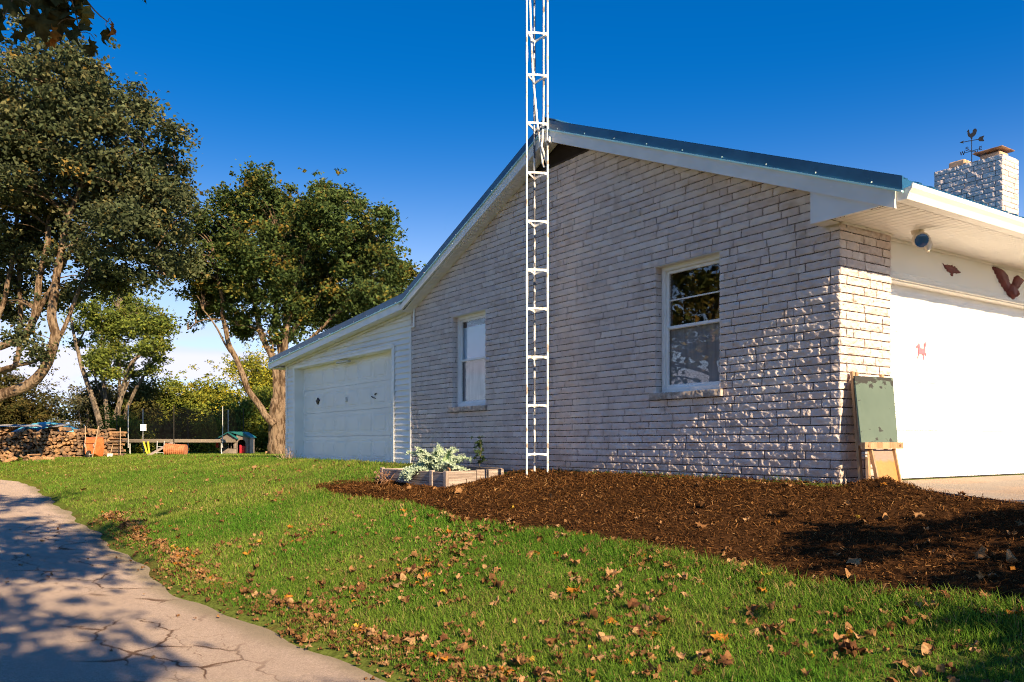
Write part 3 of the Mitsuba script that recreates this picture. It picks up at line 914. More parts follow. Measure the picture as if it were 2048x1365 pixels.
for z in RZ:
    for p, q in ((LA, LB), (LB, LC), (LC, LA)):
        mb = MB()
        rung(mb, p, q, z)
        put('rung', mb, 'm_tower', TW)
put('brace_pipe', MB().tube([(-.37, 4.62, 9.5), (-.389, 4.551, 7.741), (-.355, 4.528, 6.701), (-.304, 4.493, 6.029), (-.272, 4.455, 5.72), (-.262, 4.425, 5.46), (-.25, 4.40, 5.40)], .016, 8), 'm_tower', TW, smooth=40)
put('conduit', MB().tube([(-.259, 4.402, 9.5), (-.259, 4.402, 6.16), (-.262, 4.41, 5.95), (-.283, 4.42, 5.69), (-.262, 4.40, 5.60), (-.237, 4.386, 5.50), (-.2, 4.37, 5.42)], .017, 8), 'm_tower', TW, smooth=40)
put('clamp', MB().bevel((-.275, 4.28, 5.72), (-.225, 4.36, 5.75), .006).bevel((-.27, 4.262, 5.70), (-.216, 4.282, 5.78), .004), 'm_tower', TW)
put('clamp', MB().bevel((-.26, 4.36, 5.90), (-.225, 4.60, 5.93), .005), 'm_tower', TW)

# floodlight under the eave
FL = thing('floodlight', 'cream floodlight with a blue lens hanging under the front eave', 'floodlight')
fo, fd = np.array([.86, -.30, 3.60]), np.array([-.62, -.72, -.30])
fd /= np.linalg.norm(fd)
put('base', MB().tube([(.93, -.24, 3.7135), (.93, -.24, 3.69), (.92, -.25, 3.66)], [.062, .055, .026], 16), 'm_lamp_shell', FL, smooth=40)
put('shade', MB().tube([fo - fd * .10, fo - fd * .07, fo - fd * .02, fo + fd * .055, fo + fd * .06], [.035, .052, .066, .080, .076], 24), 'm_lamp_shell', FL, smooth=40)
put('lens', MB().tube([fo + fd * .0605, fo + fd * .068, fo + fd * .071], [.066, .058, .02], 24), 'm_lamp_lens', FL, smooth=40)
put('bulb_guard', MB().tube([fo + np.array([.09, -.02, .01]), fo + np.array([.06, -.05, -.05]), fo + np.array([.03, -.07, -.125])], [.04, .045, .012], 10), 'm_lamp_shell', FL, smooth=40)


def relief(poly, th, place, puff=.02, res=.012):
    """an outline filled with a fine grid, puffed up towards its middle, closed by its rim"""
    P = Polygon(poly).buffer(0)
    m = trimesh.creation.extrude_polygon(P, th, engine='earcut')
    m = m.subdivide_to_size(res * 2.5)
    v = np.array(m.vertices)
    d = shapely.distance(P.exterior, shapely.points(v[:, 0], v[:, 1]))
    v[:, 2] += np.where(v[:, 2] > th * .5, puff * np.sqrt(np.clip(d / .04, 0, 1)), 0)
    return place(v), np.array(m.faces)


def on_head(a, z, u, s=1.):
    return lambda v: np.stack([a + v[:, 0] * s, u - v[:, 2], z + v[:, 1] * s], 1)


small_eagle = [(-.20, .055), (-.16, .035), (-.10, .045), (-.04, .05), (-.02, .035), (-.012, .055), (.005, .06), (.018, .045), (.03, .035), (.06, .05), (.10, .03), (.15, -.005), (.205, -.02), (.15, -.035), (.10, -.05), (.06, -.045), (.035, -.055), (.02, -.07), (.03, -.10), (.015, -.125), (-.01, -.125), (-.03, -.105), (-.02, -.075), (-.045, -.065), (-.05, -.05), (-.10, -.045), (-.11, -.02), (-.15, -.01), (-.16, .015)]
one('eagle_ornament', relief([(a, b * (.8 if b > -.06 else .62)) for a, b in small_eagle], .006, on_head(2.21, 3.54, .089), .012), 'm_maroon', 'small maroon spread-wing eagle ornament on the white panel above the front garage door', 'ornament')
big = thing('eagle_ornament', 'large maroon eagle ornament with raised wings on the white panel at the right edge', 'ornament')
wl = [(-.40, .13), (-.30, .135), (-.16, .12), (-.06, .075), (-.02, .0), (.02, -.06), (.03, -.11), (-.04, -.13), (-.10, -.12), (-.14, -.085), (-.17, -.08), (-.19, -.045), (-.23, -.04), (-.25, -.0), (-.29, .015), (-.30, .05), (-.34, .06), (-.35, .09), (-.39, .10)]
wr = [(.06, -.06), (.10, .0), (.14, .07), (.22, .10), (.29, .075), (.36, .055), (.33, .02), (.30, .01), (.29, -.02), (.25, -.025), (.24, -.06), (.20, -.06), (.18, -.09), (.12, -.10)]
bd = [(-.02, -.03), (.05, -.04), (.11, -.07), (.16, -.10), (.19, -.15), (.17, -.17), (.13, -.15), (.09, -.17), (.08, -.21), (.03, -.215), (-.02, -.18), (-.06, -.13), (-.05, -.07)]
put('wing', relief(wl, .012, on_head(3.52, 3.545, .089), .03), 'm_maroon', big)
put('wing', relief(wr, .012, on_head(3.52, 3.545, .089), .03), 'm_maroon', big)
put('body', relief(bd, .03, on_head(3.52, 3.545, .088), .04), 'm_maroon', big)
horse = [(-.10, .055), (-.115, .04), (-.11, .03), (-.085, .035), (-.075, .015), (-.08, -.015), (-.075, -.04), (-.09, -.075), (-.085, -.10), (-.08, -.08), (-.065, -.045), (-.03, -.035), (.0, -.035), (.025, -.05), (.02, -.10), (.03, -.10), (.035, -.05), (.05, -.03), (.075, -.045), (.07, -.06), (.085, -.04), (.065, -.01), (.06, .02), (.07, .06), (.085, .05), (.08, .09), (.065, .105), (.045, .075), (.04, .03), (.0, .025), (-.03, .03), (-.05, .055), (-.06, .085), (-.072, .075), (-.08, .06)]
one('horse_decal', relief(horse, .004, on_head(1.80, 2.61, .1985), .003), 'm_red_decal', 'small red trotting horse silhouette fixed to the white front garage door', 'ornament')
side_e = [(-.16, .0), (-.12, .05), (-.06, .06), (-.03, .11), (.02, .12), (.05, .07), (.11, .06), (.16, .02), (.13, -.01), (.08, -.03), (.03, -.10), (-.05, -.09), (-.08, -.04), (-.13, -.04)]
one('eagle_ornament', relief([(-a * .75, b * .8) for a, b in side_e], .008, lambda v: np.stack([.214 - v[:, 2], 13.98 + v[:, 0], 2.58 + v[:, 1]], 1)), 'm_black_iron', 'dark ornament shaped like a perched bird on the left of the side garage door', 'ornament')
wing_pair = [(-.20, .02), (-.12, .055), (-.03, .05), (-.08, .01), (-.17, -.01)]
sp = thing('wing_ornament', 'thin dark wing-shaped ornament on the right of the side garage door', 'ornament')
put('feather', relief([(a * .7, b * .7) for a, b in wing_pair], .008, lambda v: np.stack([.214 - v[:, 2], 10.72 - v[:, 0] * 1.0, 2.58 + v[:, 1]], 1)), 'm_black_iron', sp)
put('feather', relief([(-.10, -.03), (-.02, .0), (.10, .03), (.13, .06), (.02, .04), (-.08, .0)], .008, lambda v: np.stack([.214 - v[:, 2], 10.92 - v[:, 0] * 1.0 , 2.545 - v[:, 1] * .8], 1)), 'm_black_iron', sp)

# folded chalkboard easel leaning beside the garage door
EA = thing('chalkboard_easel', 'wooden easel with a worn green board leaning on the brick corner', 'easel')


def quad_board(c, th, n=8):
    """a board from its four corners (top left, top right, bottom right, bottom left)"""
    c = np.array(c, float)
    nn = np.cross(c[1] - c[0], c[3] - c[0])
    nn /= np.linalg.norm(nn)
    return MB().hull(np.vstack([c + nn * th / 2, c - nn * th / 2]))


put('board', quad_board([(.062, -.105, 2.234), (.705, -.105, 2.243), (.575, -.235, 1.597), (-.030, -.235, 1.597)], .016), 'm_chalk', EA)
put('ledge', MB().obox((-.04, -.262, 1.572), (.60, -.262, 1.572), .045, .062), 'm_pine', EA)
put('ledge_bolt', MB().tube([(.02, -.284, 1.572), (.02, -.290, 1.572)], .014, 10), 'm_rust_cap', EA)
put('ledge_bolt', MB().tube([(.545, -.284, 1.572), (.545, -.290, 1.572)], .014, 10), 'm_rust_cap', EA)
for p, q in (((.130, -.045, 2.285), (.105, -.155, 1.185)), ((.19, -.045, 2.275), (.065, -.175, 1.57)), ((.62, -.045, 2.275), (.52, -.175, 1.57)), ((.10, -.22, 1.545), (-.02, -.31, 1.195)), ((.60, -.10, 1.56), (.56, -.20, 1.19))):
    put('rail', MB().obox(p, q, .042, .026, up=(0, 1, 0)), 'm_pine', EA)
put('lower_board', quad_board([(.115, -.235, 1.534), (.49, -.235, 1.534), (.430, -.335, 1.200), (.085, -.335, 1.205)], .012), 'm_ply', EA)
for p, q in (((.105, -.250, 1.54), (.075, -.350, 1.195)), ((.49, -.250, 1.54), (.44, -.350, 1.195))):
    put('slat', MB().obox(p, q, .022, .03, up=(0, 1, 0)), 'm_pine', EA)
put('crossbar', MB().obox((.10, -.17, 1.475), (.02, -.26, 1.475), .02, .02), 'm_galv', EA)
put('crossbar', MB().obox((.10, -.17, 1.505), (.02, -.26, 1.505), .02, .02), 'm_galv', EA)

# raised bed against the wall with a kale plant
RB = thing('raised_bed', 'weathered wooden raised garden bed standing against the gable wall', 'planter')
x0, x1, y0, y1 = -1.13, -.13, 5.58, 7.72
put('plank', MB().bevel((x0, y0 + .03, 1.03), (x0 + .035, y1 - .03, 1.17), .004), 'm_board_y', RB)
put('plank', MB().bevel((x0 + .001, y0 + .03, .83), (x0 + .036, y1 - .03, 1.026), .004), 'm_board_y', RB)
for a, b in ((-1.095, -.62), (-.615, -.44), (-.405, -.25), (-.245, -.13)):
    put('plank', MB().bevel((a, y0 + (.0 if a < -.7 or a > -.3 else -.008), .84), (b, y0 + .035, 1.190 + .02 * (a + 1.1)), .005), 'm_board_x', RB)
put('plank', MB().bevel((x0 + .04, y1 - .035, .82), (x1, y1, 1.175), .004), 'm_board_x', RB)
put('plank', MB().bevel((x1 - .035, y0 + .04, .9), (x1, y1 - .04, 1.215), .004), 'm_board_y', RB)
for a, b in ((x0 - .012, y0 - .012), (x0 - .012, y1 - .05), (x0 - .013, y0 + .40)):
    put('post', MB().bevel((a, b, .80), (a + .05, b + .085, 1.192), .004), 'm_board_z', RB)
put('soil', MB().box((x0 + .03, y0 + .03, .85), (x1 - .03, y1 - .03, 1.10)), 'm_soil', RB)
put('stake', MB().obox((-.98, 5.72, 1.10), (-1.02, 5.70, 1.23), .06, .02, up=(1, 0, 0)), 'm_rust_cap', RB)

KA = thing('kale_plant', 'pale frilly kale plant spilling over the front of the raised bed', 'kale plant')
rngk = np.random.default_rng(21)


def kale_leaf(base, dirv, length, width, droop, seed):
    n, m = 13, 13
    t, s = np.meshgrid(np.linspace(0, 1, n), np.linspace(-1, 1, m), indexing='ij')
    w = width * np.sin(np.clip(t * 1.05 + .05, 0, 1) ** .8 * np.pi) ** .6 * (t > .0)
    dirv = np.array(dirv, float)
    hd = dirv * [1, 1, 0]
    hd = hd / (np.linalg.norm(hd) + 1e-9)
    sd = np.array([-hd[1], hd[0], 0])
    el = math.atan2(dirv[2], np.linalg.norm(dirv[:2]))
    ang = el - droop * np.linspace(0, 1, n) ** 1.4
    st = length / (n - 1)
    cx = np.concatenate([[0], np.cumsum(np.cos(ang[:-1]) * st)])
    cz = np.concatenate([[0], np.cumsum(np.sin(ang[:-1]) * st)])
    P = np.asarray(base) + cx[:, None, None] * hd + cz[:, None, None] * [0, 0, 1] + (s * w)[..., None] * sd
    fr = np.abs(s) ** 1.6
    q = np.stack([t * 4 * length / .2, s * 3, t * 0 + seed], -1)
    ruf = (meshkit.noise(q * 2.6, seed) - .5) * .075 + np.sin(t * 34 + seed + s * 2) * .016
    nrm = np.stack([-np.sin(ang), np.cos(ang)], 1)
    P = P + (fr * ruf)[..., None] * (nrm[:, 0][:, None, None] * hd + nrm[:, 1][:, None, None] * np.array([0, 0, 1.])) + (fr * (meshkit.noise(q * 3.1 + 7, seed + 1) - .5) * .05)[..., None] * hd
    P[..., 2] -= .03 * np.abs(s) * w / max(width, 1e-6)
    return P.reshape(-1, 3), grid_faces(n, m), np.abs(s).ravel()


mat('m_kale', {'type': 'twosided', 'bsdf': {'type': 'diffuse', 'reflectance': VC}}, False)


def kale_frill(P):
    n = len(P)
    a, b = rngk.normal(0, 1, (2, n, 3))
    a /= np.linalg.norm(a, axis=1, keepdims=True)
    b /= np.linalg.norm(b, axis=1, keepdims=True)
    s = rngk.uniform(.008, .017, (n, 1))
    A = np.stack([P - a * s, P + b * s, P + a * s, P - b * s * .7 + a * s * .3], 1).reshape(-1, 3)
    k = np.arange(n)[:, None] * 4
    return A, np.vstack([k + [0, 1, 2], k + [0, 2, 3]]), np.repeat(np.array([.47, .58, .44]) * rngk.uniform(.7, 1.15, (n, 1)), 4, 0)


kb = np.array([-.80, 6.42, 1.15])
for i in range(44):
    az = rngk.uniform(0, 2 * np.pi)
    tier = i / 44
    el = rngk.uniform(.1, 1.0) + tier * .5
    L_ = rngk.uniform(.26, .44)
    b = kb + np.array([rngk.normal(0, .09), rngk.normal(0, .16), tier * .13])
    if i < 6:
        az, el, L_, b = rngk.uniform(2.6, 3.4), .5, .46, kb + [-.12, .28 - .05 * i, .03]
    P, F, sv = kale_leaf(b, (math.cos(az) * math.cos(el), math.sin(az) * math.cos(el), math.sin(el)), L_, rngk.uniform(.06, .09), rngk.uniform(1.1, 2.0) if i >= 6 else 2.3, i)
    c = np.where(sv[:, None] > .5, [.50, .60, .48], [.22, .34, .18]) * rngk.uniform(.85, 1.1)
    mid = (sv < .1)[:, None]
    c = np.where(mid, [.58, .62, .42], c)
    e_ = P[sv > .6]
    fp = np.repeat(e_, 4, 0) + rngk.normal(0, .014, (len(e_) * 4, 3))
    fv, ff, fc = kale_frill(fp)
    put('leaf', (np.vstack([P, fv]), np.vstack([F, ff + len(P)])), 'm_kale', KA, color=np.vstack([c, fc]))


def leafy(mb_list, c, n, spread, size, rng_, col, cv=.25):
    p = c + rng_.normal(0, 1, (n, 3)) * spread
    return p


def leaf_quads(P, size, rng_, cols, flat_=.5, jit=.3):
    """small folded leaves (four corners, two triangles) at the points P"""
    n = len(P)
    nr = rng_.normal(0, 1, (n, 3))
    nr[:, 2] = np.abs(nr[:, 2]) + flat_
    nr /= np.linalg.norm(nr, axis=1, keepdims=True)
    t = np.cross(nr, rng_.normal(0, 1, (n, 3)))
    t /= np.linalg.norm(t, axis=1, keepdims=True) + 1e-9
    s = np.cross(nr, t)
    L_ = (size * rng_.uniform(1 - jit, 1 + jit, n))[:, None]
    w = L_ * rng_.uniform(.6, .95, (n, 1))
    fold = nr * L_ * rng_.uniform(-.05, .30, (n, 1))
    A = np.stack([P - t * L_ * .5, P + s * w * .5 + fold, P + t * L_ * .55 - [0, 0, 1] * L_ * .12, P - s * w * .5 + fold], 1)
    k = np.arange(n)[:, None] * 4
    return A.reshape(-1, 3), np.vstack([k + [0, 1, 2], k + [0, 2, 3]]), np.repeat(cols, 4, 0)


r_ = np.random.default_rng(8)
VP = thing('climbing_plant', 'thin dark green leafy stem rising behind the kale plant', 'plant')
put('stem', MB().tube([(-.30, 6.02, 1.10), (-.28, 6.02, 1.3), (-.27, 6.0, 1.5), (-.26, 6.05, 1.70)], .005, 5), 'm_bark', VP)
p = np.array([-.28, 6.02, 1.2]) + np.stack([r_.normal(0, .035, 46), r_.normal(0, .05, 46), r_.uniform(.1, .5, 46)], 1)
v, f, c = leaf_quads(p, .075, r_, np.tile([[.05, .08, .03]], (46, 1)) * r_.uniform(.7, 1.3, (46, 1)))
put('foliage', (v, f), 'm_leaf', VP, color=c)
DW = thing('dry_weed', 'dry reddish weed stems and dead leaves at the raised bed', 'weed')
mb = MB()
for i in range(14):
    a = r_.uniform(0, 6.28)
    b = np.array([-1.30, 7.35, .93]) + [r_.normal(0, .05), r_.normal(0, .08), 0]
    h_ = r_.uniform(.08, .26)
    mb.tube([b, b + [math.cos(a) * .05, math.sin(a) * .05, h_ * .6], b + [math.cos(a) * .11, math.sin(a) * .11, h_]], [.004, .003, .002], 4)
put('stem', mb, 'm_rust_cap', DW)
p = np.array([-1.30, 7.35, .96]) + np.stack([r_.normal(0, .05, 40), r_.normal(0, .09, 40), r_.uniform(0, .17, 40)], 1)
v, f, c = leaf_quads(p, .06, r_, np.tile([[.34, .20, .14]], (40, 1)) * r_.uniform(.6, 1.3, (40, 1)))
put('dead_leaves', (v, f), 'm_leaf', DW, color=c)
WC = thing('weed_tuft', 'dry weed tuft growing at the foot of the addition by the white corner post', 'weed')
mb = MB()
for i in range(60):
    b = np.array([-.10, 15.25, 1.15]) + [r_.normal(0, .07), r_.normal(0, .3), 0]
    mb.tube([b, b + [r_.normal(0, .06), r_.normal(0, .06), r_.uniform(.08, .34)]], [.005, .002], 3)
put('stem', mb, 'm_tool_wood', WC)

# ---------------------------------------------------------------- trees: limbs as (points, start radius, end radius), crown lobes as (x, y, z, radius)
TREE_LEFT = {'limbs':[([[-8.06,20.19,1.37],[-7.86,20.05,1.91],[-7.46,19.78,2.22],[-6.56,19.16,2.28],[-5.97,18.75,2.73],[-5.37,18.34,3.0],[-5.02,18.1,3.55],[-4.87,18.0,4.22],[-4.94,18.04,4.58],[-4.85,17.98,5.55],[-4.75,17.91,6.27],[-4.62,17.83,7.0],[-4.32,17.62,7.85],[-4.12,17.48,8.45]],0.182,0.03),([[-7.47,20.15,2.23],[-7.06,19.87,3.15],[-6.56,19.52,3.7],[-5.95,19.1,3.98],[-5.44,18.76,4.23],[-5.24,18.62,4.75],[-5.16,18.56,5.61],[-4.99,18.44,6.59],[-4.94,18.41,7.57],[-4.83,18.34,8.8]],0.123,0.031),([[-7.06,19.26,2.99],[-6.47,18.85,3.11],[-5.98,18.52,3.35],[-5.68,18.31,3.45],[-5.19,17.97,3.61],[-5.04,17.87,3.79]],0.066,0.042),([[-6.54,20.12,3.75],[-5.92,19.69,4.89],[-5.73,19.56,5.89],[-5.61,19.48,6.84],[-5.51,19.41,7.97],[-5.3,19.26,9.61]],0.069,0.025),([[-6.11,20.31,3.41],[-5.6,19.96,3.54],[-5.48,19.87,4.63],[-5.5,19.88,6.04],[-5.42,19.83,7.32],[-5.58,19.94,9.12]],0.071,0.026),([[-4.87,18.0,3.97],[-4.62,17.83,4.58],[-4.47,17.72,5.06],[-4.17,17.52,5.79],[-3.67,17.17,6.52],[-3.07,16.76,7.36]],0.054,0.018),([[-5.23,18.73,4.64],[-4.98,18.56,5.26],[-4.72,18.38,5.87],[-4.32,18.1,6.74],[-3.76,17.72,7.6]],0.056,0.019),([[-4.77,17.69,6.23],[-4.4,17.43,6.35],[-4.0,17.16,6.23],[-3.41,16.75,6.17],[-2.72,16.28,5.63]],0.036,0.012),([[-4.32,17.62,7.85],[-3.77,17.24,8.09],[-3.17,16.83,8.21],[-2.47,16.35,8.33]],0.036,0.012),([[-8.11,21.44,1.36],[-8.16,21.47,2.69],[-7.59,21.08,5.24],[-7.17,20.79,7.78],[-6.54,20.36,9.68]],0.14,0.044),([[-4.17,17.52,8.33],[-3.92,17.35,9.18],[-3.77,17.24,9.54]],0.03,0.012)],'blobs':[[-5.46,17.06,9.1,1.49],[-4.26,16.86,8.48,1.41],[-4.72,19.5,7.87,1.68],[-3.16,17.53,8.03,1.18],[-3.85,15.99,6.36,0.97],[-2.96,16.77,7.02,0.85],[-2.57,16.7,8.41,0.49],[-6.59,18.14,8.39,1.97],[-5.48,19.75,6.53,1.02],[-4.7,16.65,9.83,0.92],[-2.99,16.62,5.77,0.54],[-4.32,18.05,5.86,0.74],[-3.46,17.11,9.45,0.67],[-5.32,19.03,11.02,0.62],[-7.17,20.92,10.88,1.53],[-6.95,21.67,6.97,1.59],[-2.57,15.89,7.36,0.36],[-3.43,17.99,5.71,0.5],[-4.76,19.1,5.23,0.51],[-2.66,15.99,8.91,0.3],[-4.19,15.84,9.21,0.51],[-1.98,18.33,6.45,0.6],[-5.6,18.03,4.28,0.33],[-5.25,17.85,3.75,0.19],[-5.77,20.59,5.34,0.65],[-5.57,19.2,12.08,0.27],[-5.05,18.37,11.27,0.27],[-4.31,19.1,11.76,0.31],[-4.34,16.06,9.93,0.2],[-3.16,18.04,10.58,0.2],[-2.8,16.42,9.37,0.17],[-2.71,15.19,8.42,0.16],[-2.12,17.14,8.62,0.18],[-1.8,18.03,8.4,0.18],[-2.3,15.39,7.05,0.14],[-2.92,17.56,10.02,0.18]]}
TREE_MID = {'limbs':[([[3.51,26.8,1.1],[3.51,26.8,1.72],[3.52,26.79,2.39],[3.57,26.75,3.27]],0.349,0.291),([[3.31,26.45,2.29],[3.06,26.62,2.58],[2.87,26.75,2.96],[2.4,27.07,3.82],[2.16,27.24,4.68],[1.85,27.45,5.54],[1.72,27.54,6.31],[1.66,27.58,7.07],[1.45,27.72,8.6]],0.134,0.048),([[1.93,27.4,5.06],[1.69,27.56,5.54],[1.48,27.7,6.02],[1.06,27.99,6.69]],0.048,0.019),([[3.41,26.74,2.49],[3.48,26.7,4.03],[3.38,26.76,4.81],[3.13,26.94,5.38],[2.89,27.1,6.35],[2.78,27.18,7.12],[2.33,27.49,9.05]],0.164,0.048),([[3.64,26.95,2.5],[3.67,26.93,4.06],[3.7,26.91,5.13],[3.54,27.02,6.2],[3.59,26.98,7.17],[3.7,26.91,9.51]],0.146,0.049),([[3.67,26.69,2.39],[3.73,26.64,4.04],[3.78,26.61,5.4],[3.92,26.51,6.56],[4.15,26.36,7.91],[4.91,25.83,10.05]],0.155,0.048),([[3.83,26.94,5.24],[4.38,26.56,6.41],[5.35,25.9,7.97],[6.48,25.12,9.15]],0.088,0.029),([[3.74,27.0,4.65],[4.7,26.34,5.63],[5.83,25.57,7.0],[6.96,24.79,7.97]],0.088,0.029),([[1.72,27.54,6.31],[1.14,27.94,6.31],[0.59,28.32,5.92]],0.038,0.019),([[3.35,26.67,4.8],[3.33,26.68,5.37],[2.14,27.49,6.14]],0.038,0.019)],'blobs':[[2.14,30.34,10.61,1.24],[3.0,27.45,10.89,1.13],[4.92,28.61,10.44,1.45],[4.45,24.16,9.8,1.14],[6.47,25.58,9.63,1.31],[6.76,24.15,8.52,0.96],[2.14,29.59,8.42,1.34],[2.61,25.92,8.42,1.49],[5.26,27.82,8.28,1.43],[6.03,25.54,7.8,1.14],[1.67,30.45,7.48,0.86],[2.23,27.8,6.96,0.93],[3.6,26.61,7.12,1.06],[5.46,27.24,6.99,0.97],[8.32,26.32,7.86,0.71],[0.55,28.38,8.22,0.54],[3.66,29.44,12.47,0.37],[5.95,27.65,11.88,0.45],[6.33,23.38,9.91,0.45],[4.52,26.93,6.47,0.71],[1.03,29.83,6.23,0.24],[3.16,29.64,6.27,0.45],[6.08,26.16,6.5,0.8],[5.91,23.43,6.9,0.74],[3.7,26.9,5.61,0.43],[7.54,24.23,8.34,0.43],[2.02,28.07,11.07,0.39],[6.77,27.25,11.46,0.5],[2.62,26.85,11.93,0.17],[2.55,26.22,11.5,0.23],[4.22,26.67,11.39,0.2],[5.35,26.53,11.81,0.18],[6.09,27.61,11.81,0.23],[6.1,25.7,11.28,0.18],[6.6,23.68,10.39,0.19],[7.99,26.25,10.7,0.21],[1.61,28.3,10.77,0.19],[3.96,27.67,11.4,0.28],[7.75,24.0,8.22,0.19],[7.18,23.01,7.15,0.19]]}
TREE_ML = {'limbs':[([[-1.18,34.26,0.76],[-1.28,34.33,1.41],[-1.57,34.53,2.37],[-1.83,34.71,3.45],[-2.19,34.95,4.74],[-2.42,35.11,5.81],[-2.59,35.23,6.89]],0.15,0.043),([[-1.2,34.64,0.75],[-1.22,34.65,1.73],[-1.34,34.74,3.46],[-1.43,34.8,4.76],[-1.47,34.82,6.71]],0.119,0.043),([[-1.02,34.76,0.86],[-1.02,34.76,1.95],[-0.77,34.59,3.47],[-0.38,34.32,5.0],[0.31,33.85,5.87],[0.84,33.48,6.74]],0.142,0.033),([[-0.95,34.96,0.85],[-0.88,34.91,1.95],[-0.77,34.83,3.48],[-0.79,34.84,5.68],[-0.83,34.87,7.43]],0.099,0.033),([[-0.77,35.07,0.96],[-0.52,34.9,2.83],[0.12,34.46,4.49],[0.61,34.13,5.26]],0.099,0.044),([[-1.44,35.04,4.78],[-1.04,34.77,6.09],[-0.41,34.34,7.18]],0.054,0.022),([[-2.35,35.67,5.87],[-2.03,35.45,6.52],[-1.85,35.33,7.18]],0.044,0.022),([[-2.53,35.8,6.96],[-2.66,35.88,7.61]],0.033,0.022),([[-1.31,34.96,3.47],[-1.67,35.2,4.35],[-1.76,35.27,5.22]],0.044,0.022),([[-0.77,34.59,3.47],[-0.5,34.4,4.13],[-0.38,34.32,4.67]],0.044,0.022)],'blobs':[[-0.7,35.65,7.88,0.8],[-0.06,35.22,7.21,0.94],[-1.39,35.07,6.75,0.87],[0.17,33.16,6.44,0.68],[-2.08,33.86,6.93,0.59],[-1.15,34.43,5.61,0.6],[0.57,33.33,6.92,0.52],[-0.15,32.5,5.5,0.5],[-1.79,33.64,5.08,0.42],[-0.32,36.1,5.32,0.41],[-2.15,36.09,5.93,0.29],[0.53,32.73,5.78,0.34],[-0.81,34.37,6.61,0.74],[-1.18,36.59,5.02,0.45],[-1.86,36.78,5.22,0.25],[-0.13,35.4,4.76,0.27],[0.24,33.5,4.86,0.3],[0.52,33.68,5.32,0.39],[-1.66,35.84,4.72,0.27],[-1.26,33.33,4.56,0.34],[-2.37,35.89,6.77,0.31],[0.78,32.69,6.43,0.26],[-0.39,35.71,8.25,0.4]]}


def away(t, k):
    """the measured tree set farther from the lens at the same apparent size"""
    sc = lambda p: [float(CAM[a] + (p[a] - CAM[a]) * k) for a in range(3)]
    return dict(limbs=[([sc(p) for p in L_], a * k, b * k) for L_, a, b in t['limbs']], blobs=[sc(b) + [b[3] * k] for b in t['blobs']])


TREE_LEFT, TREE_ML = away(TREE_LEFT, 1.36), away(TREE_ML, 1.26)


def smooth_path(pts, step):
    p = np.asarray(pts, float)
    s = np.concatenate([[0], np.cumsum(np.linalg.norm(np.diff(p, axis=0), axis=1))])
    n = max(4, int(s[-1] / step))
    from scipy.interpolate import PchipInterpolator
    return PchipInterpolator(s, p)(np.linspace(0, s[-1], n))


def limb_mesh(mb, pts, r0, r1, rg, sides=9, step=.25):
    p = smooth_path(pts, step)
    n = len(p)
    r = np.linspace(1, 0, n) ** .8 * (r0 - r1) + r1
    r = r * (1 + .10 * (meshkit.noise(p * 2.2, 4) - .5) * 2 * .8)
    p = p + (meshkit.noise(p[:, None] * 1.7 + np.arange(3)[None, :, None] * 9, 3) - .5) * min(.06, r0 * .7)
    mb.tube(p, r, sides)
    return p


